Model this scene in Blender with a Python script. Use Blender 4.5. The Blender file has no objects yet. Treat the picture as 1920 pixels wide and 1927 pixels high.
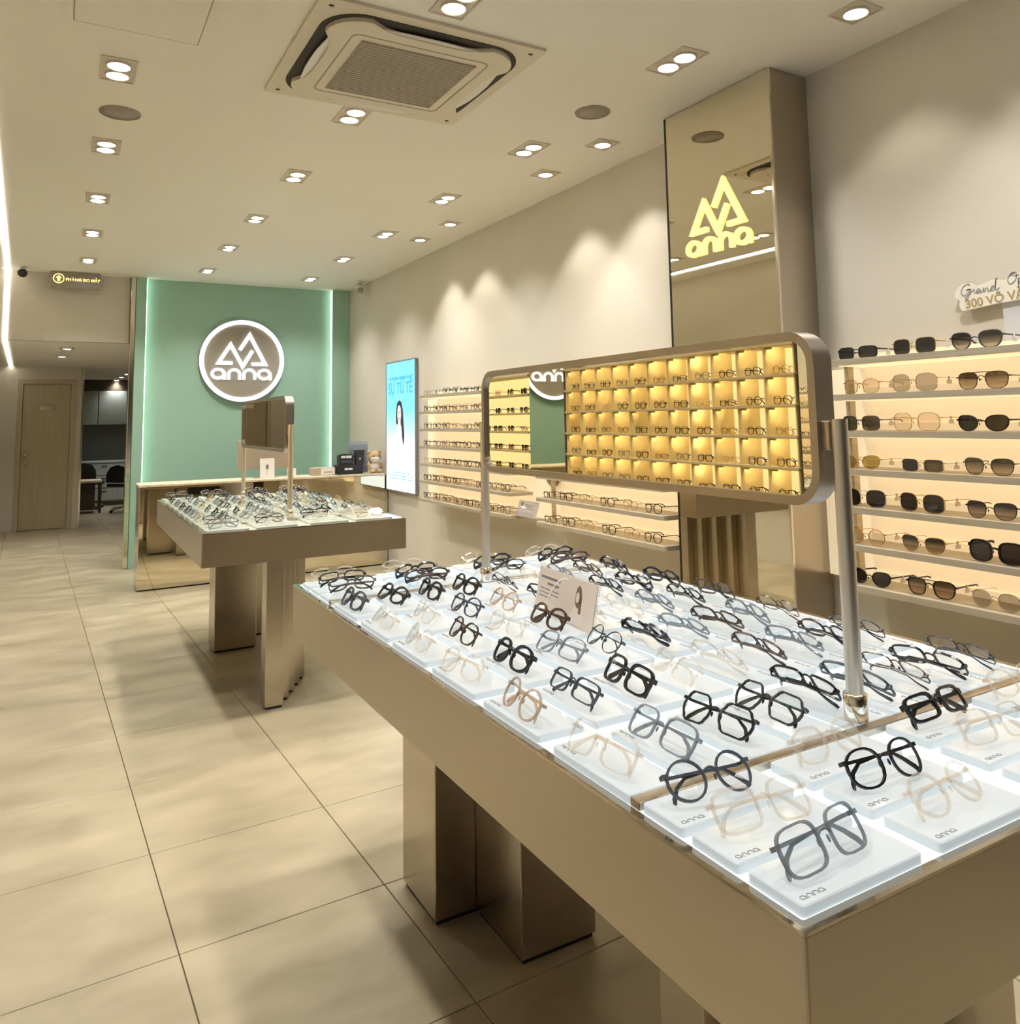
import bpy, bmesh, math, random
from mathutils import Matrix, Vector, Euler
random.seed(7)
SC = bpy.context.scene
COL = SC.collection
PI = math.pi

# ------------------------------------------------------------------ camera
F, CX, CY = 1491.13, 964.085, 635.254
YAW, PITCH, ROLL, EYE = 0.516, 0.1022, -0.017, 1.5
cam = bpy.data.cameras.new('camera'); camo = bpy.data.objects.new('camera', cam); COL.objects.link(camo)
fw = Vector((math.sin(YAW)*math.cos(PITCH), math.cos(YAW)*math.cos(PITCH), math.sin(PITCH)))
rt = Vector((math.cos(YAW), -math.sin(YAW), 0)); up = rt.cross(fw)
r2 = math.cos(ROLL)*rt + math.sin(ROLL)*up; u2 = -math.sin(ROLL)*rt + math.cos(ROLL)*up
camo.matrix_world = Matrix(((r2.x, u2.x, -fw.x, 0), (r2.y, u2.y, -fw.y, 0), (r2.z, u2.z, -fw.z, EYE), (0, 0, 0, 1)))
cam.sensor_fit = 'HORIZONTAL'; cam.sensor_width = 36.0; cam.lens = F/1920*36.0
cam.shift_x = (960-CX)/1920; cam.shift_y = (CY-963.5)/1920
cam.clip_start = 0.02; cam.clip_end = 60
SC.camera = camo

# ------------------------------------------------------------------ world, exposure, light levels
w = bpy.data.worlds.new('world'); SC.world = w; w.use_nodes = True
w.node_tree.nodes['Background'].inputs[0].default_value = (1.0, 0.9, 0.78, 1)
w.node_tree.nodes['Background'].inputs[1].default_value = 0.05
SC.view_settings.view_transform = 'Standard'; SC.view_settings.look = 'None'
SC.view_settings.exposure = 0.48; SC.view_settings.gamma = 1.0; SC.view_settings.use_curve_mapping = False
SPOT_W = 29.0          # each lamp of the double downlights
WALLSPOT_W = 23.0      # the single lamps beside the wall
COOL, WARM = (1.0, 0.985, 0.96), (1.0, 0.945, 0.85)
SC.cycles.caustics_reflective = False; SC.cycles.caustics_refractive = False
SC.cycles.max_bounces = 7; SC.cycles.diffuse_bounces = 4; SC.cycles.glossy_bounces = 5
SC.cycles.use_adaptive_sampling = True; SC.cycles.adaptive_threshold = 0.14; SC.cycles.adaptive_min_samples = 12
SC.cycles.transparent_max_bounces = 10; SC.cycles.sample_clamp_indirect = 4.0

# room figures (metres)
ZC, XW, ZT = 3.106, 3.044, 0.95
YB = 9.5               # plane of the green wall and of the bulkhead
ZL = 2.39              # lower ceiling of the corridor
YD = 13.7              # wall with the door
YF = -2.2              # shop front behind the camera
LA = 0.034             # the aisle wall and the floor tiles stand at this small angle
def xl(y): return -0.56 - LA*y       # aisle wall surface

# ------------------------------------------------------------------ helpers
def tag(o, label=None, cat=None, group=None, kind=None):
    if label: o['label'] = label
    if cat: o['category'] = cat
    if group: o['group'] = group
    if kind: o['kind'] = kind
    return o
def link(o, parent=None):
    COL.objects.link(o)
    if parent is not None: o.parent = parent
    return o
def empty(name, loc=(0, 0, 0), rot=(0, 0, 0)):
    o = bpy.data.objects.new(name, None); o.empty_display_size = 0.05
    o.location = loc; o.rotation_euler = rot
    return link(o)
class MB:
    """collects shapes of one mesh"""
    def __init__(s): s.v = []; s.f = []; s.m = []; s.sm = []
    def add(s, verts, faces, mi=0, smooth=False):
        o = len(s.v); s.v += [tuple(p) for p in verts]
        s.f += [tuple(i+o for i in f) for f in faces]; s.m += [mi]*len(faces); s.sm += [smooth]*len(faces)
        return s
    def box(s, x0, x1, y0, y1, z0, z1, mi=0):
        return s.add([(x0,y0,z0),(x1,y0,z0),(x1,y1,z0),(x0,y1,z0),(x0,y0,z1),(x1,y0,z1),(x1,y1,z1),(x0,y1,z1)],
                     [(0,3,2,1),(4,5,6,7),(0,1,5,4),(1,2,6,5),(2,3,7,6),(3,0,4,7)], mi)
    def bbox(s, x0, x1, y0, y1, z0, z1, b=0.003, mi=0, seg=1):
        bm = bmesh.new(); bmesh.ops.create_cube(bm, size=1)
        for v in bm.verts: v.co = ((x0+x1)/2+v.co.x*(x1-x0), (y0+y1)/2+v.co.y*(y1-y0), (z0+z1)/2+v.co.z*(z1-z0))
        bmesh.ops.bevel(bm, geom=bm.edges[:], offset=b, segments=seg, affect='EDGES', profile=0.5)
        bm.verts.ensure_lookup_table()
        for i, v in enumerate(bm.verts): v.index = i
        s.add([v.co[:] for v in bm.verts], [[v.index for v in f.verts] for f in bm.faces], mi); bm.free(); return s
    def prism(s, poly, z0, z1, mi=0, smooth=False):
        n = len(poly)
        s.add([(x, y, z0) for x, y in poly]+[(x, y, z1) for x, y in poly], [tuple(range(n-1, -1, -1)), tuple(range(n, 2*n))], mi)
        return s.add([(x, y, z0) for x, y in poly]+[(x, y, z1) for x, y in poly], [(i, (i+1)%n, n+(i+1)%n, n+i) for i in range(n)], mi, smooth)
    def ring(s, outer, inner, z0, z1, mi=0, smooth=False):
        n = len(outer)
        V = [(x,y,z0) for x,y in outer]+[(x,y,z0) for x,y in inner]+[(x,y,z1) for x,y in outer]+[(x,y,z1) for x,y in inner]
        fs = []; fl = []
        for i in range(n):
            j = (i+1)%n
            fl += [(n+i, n+j, j, i), (2*n+i, 2*n+j, 3*n+j, 3*n+i)]
            fs += [(i, j, 2*n+j, 2*n+i), (n+j, n+i, 3*n+i, 3*n+j)]
        s.add(V, fl, mi); return s.add(V, fs, mi, smooth)
    def tube(s, path, r, seg=8, mi=0, closed=False, flat=None, cap=True, smooth=True, upv=(0, 0, 1)):
        """r: radius or list; flat=(a,b): half sizes of a rectangular section"""
        P = [Vector(p) for p in path]; n = len(P); rings = []; V = []
        for i, p in enumerate(P):
            a = P[(i-1)%n] if (closed or i > 0) else p; b = P[(i+1)%n] if (closed or i < n-1) else p
            t = (b-a).normalized(); u = Vector(upv)
            if abs(t.dot(u)) > 0.95: u = Vector((1, 0, 0)) if abs(t.x) < 0.9 else Vector((0, 1, 0))
            x = t.cross(u).normalized(); y = x.cross(t)
            rr = r[i] if isinstance(r, (list, tuple)) else r
            if flat:
                k = rr; ring = [p+x*flat[0]*sx*k+y*flat[1]*sy*k for sx, sy in ((-1,-1),(1,-1),(1,1),(-1,1))]
            else:
                ring = [p+(x*math.cos(2*PI*j/seg)+y*math.sin(2*PI*j/seg))*rr for j in range(seg)]
            rings.append(len(V)); V += ring
        m = 4 if flat else seg; fs = []
        for i in range(n if closed else n-1):
            a, b = rings[i], rings[(i+1)%n]
            fs += [(a+j, a+(j+1)%m, b+(j+1)%m, b+j) for j in range(m)]
        s.add(V, fs, mi, smooth and not flat)
        if cap and not closed: s.add(V, [tuple(range(m-1, -1, -1)), tuple(rings[-1]+j for j in range(m))], mi)
        return s
    def lathe(s, prof, seg=24, c=(0, 0, 0), mi=0, smooth=True):
        V = []; fs = []; n = len(prof)
        for j in range(seg):
            a = 2*PI*j/seg
            V += [(c[0]+r*math.cos(a), c[1]+r*math.sin(a), c[2]+z) for r, z in prof]
        for j in range(seg):
            k = (j+1)%seg
            fs += [(j*n+i, k*n+i, k*n+i+1, j*n+i+1) for i in range(n-1)]
        return s.add(V, fs, mi, smooth)
    def ball(s, c, r, seg=14, rings=9, mi=0):
        rx, ry, rz = (r, r, r) if not isinstance(r, (tuple, list)) else r
        V = []; fs = []
        for i in range(rings+1):
            t = PI*i/rings
            V += [(c[0]+rx*math.sin(t)*math.cos(2*PI*j/seg), c[1]+ry*math.sin(t)*math.sin(2*PI*j/seg), c[2]+rz*math.cos(t)) for j in range(seg)]
        for i in range(rings):
            fs += [(i*seg+j, (i+1)*seg+j, (i+1)*seg+(j+1)%seg, i*seg+(j+1)%seg) for j in range(seg)]
        return s.add(V, fs, mi, True)
    def stroke(s, pts, wd, z0=0.0, z1=0.004, closed=False, mi=0):
        """a 2-D polyline of width wd with mitred corners, extruded from z0 to z1"""
        P = [Vector((p[0], p[1])) for p in pts]; n = len(P); Lp = []; Rp = []
        for i in range(n):
            a = P[i-1] if (closed or i > 0) else None; b = P[(i+1)%n] if (closed or i < n-1) else None
            d1 = (P[i]-a).normalized() if a is not None else None; d2 = (b-P[i]).normalized() if b is not None else None
            d1 = d1 or d2; d2 = d2 or d1
            n1 = Vector((-d1.y, d1.x)); n2 = Vector((-d2.y, d2.x)); mm = (n1+n2)
            mm = n1 if mm.length < 1e-6 else mm.normalized()
            k = (wd/2)/max(0.28, mm.dot(n1)); Lp.append(P[i]+mm*k); Rp.append(P[i]-mm*k)
        m = n if closed else n-1
        V = [(p.x,p.y,z0) for p in Lp]+[(p.x,p.y,z0) for p in Rp]+[(p.x,p.y,z1) for p in Lp]+[(p.x,p.y,z1) for p in Rp]
        fs = []
        for i in range(m):
            j = (i+1)%n
            fs += [(2*n+i, 3*n+i, 3*n+j, 2*n+j), (i, j, n+j, n+i), (i, 2*n+i, 2*n+j, j), (n+j, 3*n+j, 3*n+i, n+i)]
        if not closed: fs += [(0, n, 3*n, 2*n), (n-1, 3*n-1, 4*n-1, 2*n-1)]
        return s.add(V, fs, mi)
    def mesh(s, name):
        me = bpy.data.meshes.new(name); me.from_pydata(s.v, [], s.f)
        me.polygons.foreach_set('material_index', s.m); me.polygons.foreach_set('use_smooth', s.sm)
        me.validate(); me.update(); return me
    def build(s, name, mats, parent=None, loc=None, rot=None, mw=None):
        me = s.mesh(name)
        for m in (mats if isinstance(mats, (list, tuple)) else [mats]): me.materials.append(m)
        o = link(bpy.data.objects.new(name, me), parent)
        if mw is not None: o.matrix_world = mw
        if loc is not None: o.location = loc
        if rot is not None: o.rotation_euler = rot
        return o
def inst(name, me, mats=None, parent=None, loc=None, rot=None):
    """an object on shared mesh data; materials sit on the object"""
    o = link(bpy.data.objects.new(name, me), parent)
    if loc is not None: o.location = loc
    if rot is not None: o.rotation_euler = rot
    if mats:
        for i, m in enumerate(mats):
            o.material_slots[i].link = 'OBJECT'; o.material_slots[i].material = m
    return o
def rrect(x0, x1, y0, y1, r, k=6):
    out = []
    for cx, cy, a in ((x1-r, y0+r, -90), (x1-r, y1-r, 0), (x0+r, y1-r, 90), (x0+r, y0+r, 180)):
        out += [(cx+r*math.cos(math.radians(a+90*i/k)), cy+r*math.sin(math.radians(a+90*i/k))) for i in range(k+1)]
    return out
def ell(cx, cy, a, b, n=24, t0=0, t1=360, close=False):
    m = n if (t1-t0) >= 360 else n
    return [(cx+a*math.cos(math.radians(t0+(t1-t0)*i/m)), cy+b*math.sin(math.radians(t0+(t1-t0)*i/m))) for i in range(m if (t1-t0) >= 360 else m+1)]
def spline(pts, k=6):
    P = [Vector(p) for p in pts]; P = [2*P[0]-P[1]]+P+[2*P[-1]-P[-2]]; out = []
    for i in range(1, len(P)-2):
        for j in range(k):
            t = j/k; a, b, c, d = P[i-1], P[i], P[i+1], P[i+2]
            out.append(0.5*((2*b)+(c-a)*t+(2*a-5*b+4*c-d)*t*t+(3*b-a-3*c+d)*t**3))
    return out+[P[-2]]
def basis(X, Y, Z, loc):
    return Matrix(((X[0],Y[0],Z[0],loc[0]),(X[1],Y[1],Z[1],loc[1]),(X[2],Y[2],Z[2],loc[2]),(0,0,0,1)))
def face_ny(loc): return basis((1,0,0),(0,0,1),(0,-1,0),loc)     # flat drawing seen by someone looking along +y
def face_nx(loc): return basis((0,-1,0),(0,0,1),(-1,0,0),loc)    # seen by someone looking along +x
def text_mesh(name, body, size, mat, mw, parent=None, extrude=0.001, offset=0.0, align='LEFT', shear=0.0, space=1.0):
    cu = bpy.data.curves.new(name, 'FONT'); cu.body = body; cu.size = size; cu.extrude = extrude; cu.offset = offset
    cu.align_x = align; cu.shear = shear; cu.space_character = space; cu.resolution_u = 3
    t = bpy.data.objects.new(name, cu); COL.objects.link(t)
    dg = bpy.context.evaluated_depsgraph_get(); me = bpy.data.meshes.new_from_object(t.evaluated_get(dg))
    bpy.data.objects.remove(t); me.materials.clear(); me.materials.append(mat); me.name = name
    o = link(bpy.data.objects.new(name, me)); o.matrix_world = mw
    if parent is not None:
        bpy.context.view_layer.update(); o.parent = parent; o.matrix_parent_inverse = parent.matrix_world.inverted()
    return o

# ------------------------------------------------------------------ materials
def mat(name, col, rough=0.5, metal=0.0, spec=0.5, emit=None, es=0.0, aniso=0.0):
    m = bpy.data.materials.new(name); m.use_nodes = True; b = m.node_tree.nodes['Principled BSDF']
    b.inputs['Base Color'].default_value = (*col, 1); b.inputs['Roughness'].default_value = rough
    b.inputs['Metallic'].default_value = metal; b.inputs['Specular IOR Level'].default_value = spec
    if aniso: b.inputs['Anisotropic'].default_value = aniso
    if emit: b.inputs['Emission Color'].default_value = (*emit, 1); b.inputs['Emission Strength'].default_value = es
    return m
def nd(m, t, **kw):
    n = m.node_tree.nodes.new(t)
    for k, v in kw.items(): setattr(n, k, v)
    return n
def noise_col(m, c1, c2, scale=(1, 1, 1), ns=4.0, detail=5.0, lo=0.35, hi=0.65, bump=0.0, rough=None, obj=False, distort=0.0):
    nt = m.node_tree; b = nt.nodes['Principled BSDF']; L = nt.links.new
    if obj: src = nd(m, 'ShaderNodeTexCoord').outputs['Object']
    else: src = nd(m, 'ShaderNodeNewGeometry').outputs['Position']
    mp = nd(m, 'ShaderNodeMapping'); mp.inputs['Scale'].default_value = scale; L(src, mp.inputs['Vector'])
    nz = nd(m, 'ShaderNodeTexNoise'); nz.inputs['Scale'].default_value = ns; nz.inputs['Detail'].default_value = detail
    nz.inputs['Distortion'].default_value = distort
    L(mp.outputs[0], nz.inputs['Vector'])
    cr = nd(m, 'ShaderNodeValToRGB'); e = cr.color_ramp.elements
    e[0].position = lo; e[1].position = hi; e[0].color = (*c1, 1); e[1].color = (*c2, 1)
    L(nz.outputs['Fac'], cr.inputs[0]); L(cr.outputs[0], b.inputs['Base Color'])
    if bump:
        bp = nd(m, 'ShaderNodeBump'); bp.inputs['Strength'].default_value = bump; bp.inputs['Distance'].default_value = 0.002
        L(nz.outputs['Fac'], bp.inputs['Height']); L(bp.outputs[0], b.inputs['Normal'])
    if rough:
        mr = nd(m, 'ShaderNodeMapRange'); mr.inputs['To Min'].default_value = rough[0]; mr.inputs['To Max'].default_value = rough[1]
        L(nz.outputs['Fac'], mr.inputs[0]); L(mr.outputs[0], b.inputs['Roughness'])
    return m
def emis(name, col, s):
    m = bpy.data.materials.new(name); m.use_nodes = True; nt = m.node_tree; nt.nodes.remove(nt.nodes['Principled BSDF'])
    e = nt.nodes.new('ShaderNodeEmission'); e.inputs[0].default_value = (*col, 1); e.inputs[1].default_value = s
    nt.links.new(e.outputs[0], nt.nodes['Material Output'].inputs[0]); return m
def clearmat(name, tint, body=None, fac=0.0, rough=0.04, gloss=1.0, grad=None):
    """thin clear plastic or lens: tinted see-through, a share of body colour, and a Fresnel sheen"""
    m = bpy.data.materials.new(name); m.use_nodes = True; nt = m.node_tree; L = nt.links.new; nt.nodes.remove(nt.nodes['Principled BSDF'])
    tr = nt.nodes.new('ShaderNodeBsdfTransparent'); tr.inputs[0].default_value = (*tint, 1)
    if grad:
        tc = nt.nodes.new('ShaderNodeTexCoord'); sp = nt.nodes.new('ShaderNodeSeparateXYZ'); cr = nt.nodes.new('ShaderNodeValToRGB')
        L(tc.outputs['Generated'], sp.inputs[0]); L(sp.outputs['Z'], cr.inputs[0])
        e = cr.color_ramp.elements; e[0].position = 0.1; e[1].position = 0.75; e[0].color = (*grad, 1); e[1].color = (*tint, 1); L(cr.outputs[0], tr.inputs[0])
    last = tr
    if body:
        df = nt.nodes.new('ShaderNodeBsdfDiffuse'); df.inputs[0].default_value = (*body, 1)
        mx = nt.nodes.new('ShaderNodeMixShader'); mx.inputs[0].default_value = fac; L(tr.outputs[0], mx.inputs[1]); L(df.outputs[0], mx.inputs[2]); last = mx
    gl = nt.nodes.new('ShaderNodeBsdfGlossy'); gl.inputs['Roughness'].default_value = rough; gl.inputs[0].default_value = (gloss, gloss, gloss, 1)
    lw_ = nt.nodes.new('ShaderNodeLayerWeight'); lw_.inputs[0].default_value = 0.5
    pw_ = nt.nodes.new('ShaderNodeMath'); pw_.operation = 'POWER'; pw_.inputs[1].default_value = 5.0; L(lw_.outputs['Facing'], pw_.inputs[0])
    fr = nt.nodes.new('ShaderNodeMath'); fr.operation = 'MULTIPLY_ADD'; fr.inputs[1].default_value = 0.92; fr.inputs[2].default_value = 0.045; L(pw_.outputs[0], fr.inputs[0])
    m2 = nt.nodes.new('ShaderNodeMixShader'); L(fr.outputs[0], m2.inputs[0]); L(last.outputs[0], m2.inputs[1]); L(gl.outputs[0], m2.inputs[2])
    L(m2.outputs[0], nt.nodes['Material Output'].inputs[0]); return m

M = {}
M['paint'] = noise_col(mat('beige paint', (0.62, 0.54, 0.42), 0.85, spec=0.2), (0.665, 0.615, 0.525), (0.69, 0.64, 0.55), ns=1.3, bump=0.02)
M['ceiling'] = noise_col(mat('cream ceiling paint', (0.70, 0.62, 0.50), 0.9, spec=0.15), (0.85, 0.815, 0.745), (0.87, 0.835, 0.765), ns=0.9)
M['green'] = noise_col(mat('sage green paint', (0.27, 0.42, 0.27), 0.6, spec=0.3), (0.335, 0.53, 0.42), (0.35, 0.55, 0.435), ns=1.2)
M['stone'] = noise_col(mat('beige stone tile', (0.55, 0.46, 0.32), 0.3, spec=0.45), (0.335, 0.282, 0.182), (0.50, 0.425, 0.29), scale=(1.0, 1.9, 1), ns=2.4, detail=11, lo=0.30, hi=0.72, rough=(0.22, 0.42), distort=0.25)
M['grout'] = mat('dark tile joint', (0.16, 0.125, 0.08), 0.9)
def brushed(name, c1, c2, rough, scale, aniso=0.5):
    m = mat(name, c1, rough, 1.0, aniso=aniso)
    noise_col(m, c1, c2, scale=scale, ns=3.0, detail=4, rough=(rough-0.02, rough+0.03)); return m
M['steel'] = brushed('brushed champagne steel', (0.52, 0.455, 0.37), (0.535, 0.47, 0.385), 0.30, (1.5, 1.5, 60))
M['leg_steel'] = mat('satin leg steel', (0.50, 0.445, 0.375), 0.24, 1.0, aniso=0.3)
M['pole_steel'] = mat('satin pole steel', (0.66, 0.61, 0.54), 0.38, 1.0)
M['frame_steel'] = mat('taupe mirror frame steel', (0.37, 0.33, 0.28), 0.36, 1.0)
M['lip'] = mat('polished steel lip', (0.60, 0.53, 0.43), 0.10, 1.0)
M['chrome'] = mat('bright steel edge', (0.78, 0.72, 0.62), 0.14, 1.0)
M['mirror'] = mat('mirror glass', (0.86, 0.82, 0.70), 0.0, 1.0)
M['bronze_mirror'] = mat('bronze tinted mirror steel', (0.80, 0.74, 0.59), 0.015, 1.0)
M['counter_mirror'] = mat('polished champagne counter steel', (0.76, 0.69, 0.54), 0.02, 1.0)
M['black'] = mat('black plastic', (0.012, 0.011, 0.010), 0.35)
M['rubber'] = mat('black foot', (0.006, 0.006, 0.006), 0.7)
M['white'] = mat('white plastic', (0.78, 0.75, 0.70), 0.4)
M['cream_plastic'] = mat('cream appliance plastic', (0.70, 0.63, 0.50), 0.45)
M['grille'] = mat('grey grille', (0.40, 0.35, 0.28), 0.7)
M['slot'] = mat('dark slot', (0.05, 0.042, 0.032), 0.8)
M['speaker'] = mat('grey speaker mesh', (0.36, 0.31, 0.26), 0.8)
M['lit_top'] = mat('lit opal table top', (0.30, 0.33, 0.35), 0.08, emit=(0.80, 0.95, 1.0), es=0.70)
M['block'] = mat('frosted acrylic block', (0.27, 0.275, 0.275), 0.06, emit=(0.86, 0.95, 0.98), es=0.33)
M['pale_top'] = mat('pale glass table top', (0.58, 0.60, 0.52), 0.12)
M['pale_block'] = mat('pale grey acrylic block', (0.55, 0.58, 0.50), 0.15)
M['ink'] = mat('grey print', (0.16, 0.15, 0.15), 0.5)
M['wood'] = noise_col(mat('pale oak laminate', (0.60, 0.50, 0.35), 0.5), (0.55, 0.455, 0.31), (0.66, 0.555, 0.40), scale=(6, 0.6, 14), ns=4, detail=6)
M['shelf'] = noise_col(mat('greige shelf laminate', (0.52, 0.45, 0.33), 0.55), (0.42, 0.365, 0.27), (0.49, 0.43, 0.325), scale=(10, 0.7, 20), ns=4, detail=5)
M['glow_back'] = mat('backlit cream panel', (0.75, 0.62, 0.42), 0.5, emit=(1.0, 0.80, 0.52), es=0.37)
M['cubby_back'] = mat('warm cubby lining', (0.78, 0.66, 0.38), 0.6, emit=(1.0, 0.84, 0.50), es=0.46)  # lining glows by itself, standing in for spread light of the cubby lamps
M['cubby_side'] = mat('warm cubby side', (0.74, 0.60, 0.31), 0.55)
M['cubby_board'] = mat('ochre cubby board', (0.52, 0.41, 0.20), 0.55)
M['lamp_cool'] = emis('cool lamp lens', (1.0, 0.97, 0.92), 9.0)
M['lamp_warm'] = emis('warm lamp lens', (1.0, 0.88, 0.66), 7.0)
M['led'] = emis('white led strip', (1.0, 0.90, 0.74), 5.0)
M['led_green'] = emis('pale led strip', (0.74, 1.0, 0.82), 2.8)
M['led_warm'] = emis('warm led pin', (1.0, 0.86, 0.50), 2.0)
M['sign_white'] = emis('white lit letters', (0.92, 0.97, 1.0), 1.5)
M['sign_yellow'] = emis('yellow lit letters', (1.0, 0.74, 0.24), 1.35)
M['sign_line'] = emis('warm lit line', (1.0, 0.90, 0.72), 1.3)
M['logo_disc'] = mat('taupe logo disc', (0.34, 0.30, 0.24), 0.5)
M['edge_grey'] = mat('grey sign edge', (0.22, 0.22, 0.24), 0.5)
M['door'] = noise_col(mat('warm beige door', (0.50, 0.41, 0.27), 0.5), (0.48, 0.39, 0.255), (0.53, 0.44, 0.295), scale=(8, 8, 0.6), ns=3)
M['trim'] = mat('door frame', (0.52, 0.43, 0.30), 0.55)
M['cabinet'] = mat('pale cabinet', (0.42, 0.46, 0.42), 0.5)
M['cabinet_dark'] = mat('dark splashback', (0.16, 0.165, 0.15), 0.5)  # dark grey tone for splashback, plinth and handles
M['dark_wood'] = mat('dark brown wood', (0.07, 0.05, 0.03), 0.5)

# ------------------------------------------------------------------ shell
def struct(name, mb, m, label=None, **kw):
    o = mb.build(name, m, **kw); o['kind'] = 'structure'
    if label: o['label'] = label
    return o
YE = 18.0
# floor slab with its tiles
def room_poly(): return [(xl(YF), YF), (XW, YF), (XW, YE), (xl(YE), YE)]
floor = struct('floor', MB().prism(room_poly(), -0.10, -0.006), M['grout'])
def clip(poly, a, b, c):      # keep a*x+b*y<=c
    out = []
    for i, p in enumerate(poly):
        q = poly[(i+1) % len(poly)]; dp = a*p[0]+b*p[1]-c; dq = a*q[0]+b*q[1]-c
        if dp <= 0: out.append(p)
        if (dp < 0 < dq) or (dq < 0 < dp):
            t = dp/(dp-dq); out.append((p[0]+(q[0]-p[0])*t, p[1]+(q[1]-p[1])*t))
    return out
TX, TY, TD, TA = 0.344, 2.5875, 0.623, 0.0338
for i in range(-3, 6):
    for j in range(-9, 26):
        g = 0.0016; q = []
        for u, v in ((i*TD+g, j*TD+g), ((i+1)*TD-g, j*TD+g), ((i+1)*TD-g, (j+1)*TD-g), (i*TD+g, (j+1)*TD-g)):
            q.append((TX+u*math.cos(TA)-v*math.sin(TA), TY+u*math.sin(TA)+v*math.cos(TA)))
        q = clip(q, 1, 0, XW-0.002); q = clip(q, 0, -1, -YF-0.002); q = clip(q, 0, 1, YE-0.3); q = clip(q, -1, -LA, 0.56-0.003)
        if len(q) < 3: continue
        cx = sum(p[0] for p in q)/len(q); cy = sum(p[1] for p in q)/len(q)
        k = [(cx+(p[0]-cx)*0.996, cy+(p[1]-cy)*0.996) for p in q]; n = len(q)
        mb = MB(); mb.add([(x, y, -0.006) for x, y in q]+[(x, y, -0.0012) for x, y in q]+[(x, y, 0) for x, y in k],
               [tuple(range(2*n, 3*n))]+[(a, (a+1)%n, n+(a+1)%n, n+a) for a in range(n)]+[(n+a, n+(a+1)%n, 2*n+(a+1)%n, 2*n+a) for a in range(n)])
        mb.build('tile', M['stone'], floor)
struct('ceiling', MB().box(-1.35, XW+0.15, YF-0.1, YB, ZC, ZC+0.12), M['ceiling'])
struct('ceiling_low', MB().box(-1.35, XW+0.15, YB+0.12, YE+0.1, ZL, ZL+0.12), M['ceiling'], 'lower ceiling over the corridor to the back room')
struct('wall_bulkhead', MB().box(-1.0, 0.60, YB, YB+0.12, ZL, ZC), M['paint'], 'beige bulkhead face above the corridor')
struct('wall_right', MB().box(XW, XW+0.15, YF-0.1, YE+0.1, -0.1, ZC), M['paint'])
lw = MB(); lw.prism([(xl(YF-0.1), YF-0.1), (xl(YE), YE), (xl(YE)-0.15, YE), (xl(YF-0.1)-0.15, YF-0.1)], -0.1, ZC)
struct('wall_left', lw, M['paint'])
struct('wall_front', MB().box(-1.2, XW+0.15, YF-0.1, YF, -0.1, ZC), mat('dark night glass', (0.035, 0.032, 0.028), 0.06), 'dark glass shop front at night')
struct('wall_back', MB().box(-1.4, XW+0.15, YE-0.3, YE, -0.1, ZL), M['cabinet'], 'pale far wall of the back room')
# door wall: door at x -0.50..0.10
dw = MB(); dw.box(-1.2, -0.58, YD, YD+0.12, 0, ZL); dw.box(-0.58, 0.17, YD, YD+0.12, 2.20, ZL); dw.box(0.17, 0.25, YD, YD+0.12, 0, ZL)
struct('wall_doorway', dw, M['paint'], 'beige wall with the door at the end of the corridor')
door = struct('door_1', MB().bbox(-0.51, 0.10, YD+0.02, YD+0.06, 0.005, 2.13, 0.003), M['door'], 'plain beige door at the end of the corridor')
fr = MB(); fr.box(-0.58, -0.515, YD-0.015, YD+0.10, 0, 2.20); fr.box(0.105, 0.17, YD-0.015, YD+0.10, 0, 2.20); fr.box(-0.515, 0.105, YD-0.015, YD+0.10, 2.135, 2.20)
fr.build('door_frame', M['trim'], door)
hd = MB(); hd.lathe([(0, 0), (0.025, 0), (0.025, 0.012), (0, 0.012)], 16); h = hd.build('door_handle', M['chrome'], door, loc=(-0.455, YD+0.02, 1.08), rot=(PI/2, 0, 0))
MB().tube([(0, 0, 0), (0, -0.04, 0), (0.11, -0.045, 0)], 0.009, 8).build('lever', M['chrome'], h, loc=(0, 0, 0), rot=(-PI/2, 0, 0))
MB().lathe([(0, 0), (0.02, 0), (0.02, 0.015), (0, 0.018)], 16).build('lock', M['chrome'], door, loc=(-0.455, YD+0.02, 0.98), rot=(PI/2, 0, 0))
MB().bbox(-0.30, -0.09, YD+0.012, YD+0.02, 1.745, 1.815, 0.002).build('name_plate', M['chrome'], door)
struct('trim_1', MB().box(0.25, 0.275, YD-0.02, YD+0.14, 0, ZL), M['chrome'], 'bright metal edge strip beside the door')

# ------------------------------------------------------------------ green feature wall with coves
gw = MB(); gw.box(0.757, 2.83, YB, YB+0.12, 0, ZC)
struct('wall_green', gw, M['green'], 'sage green logo wall behind the counter')
struct('trim_2', MB().box(0.655, 0.757, YB-0.09, YB+0.12, 0, ZC), M['green'], 'green fin along the corridor side of the logo wall')
struct('trim_3', MB().box(2.83, XW, YB-0.09, YB+0.12, 0, ZC), M['green'], 'green fin between logo wall and side wall')
struct('trim_4', MB().bbox(0.605, 0.655, YB-0.06, YB+0.12, 0, ZC, 0.006), M['chrome'], 'bright metal corner strip of the green wall')
for nm, x0, x1, wh in (('led_strip', 0.757, 0.767, 'corridor side'), ('led_strip', 2.820, 2.83, 'shelf wall side')):
    tag(MB().box(x0, x1, YB-0.055, YB-0.020, 0.02, ZC-0.01).build(nm, M['led_green']), 'vertical light strip along the %s of the green wall' % wh, 'light strip')

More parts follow.
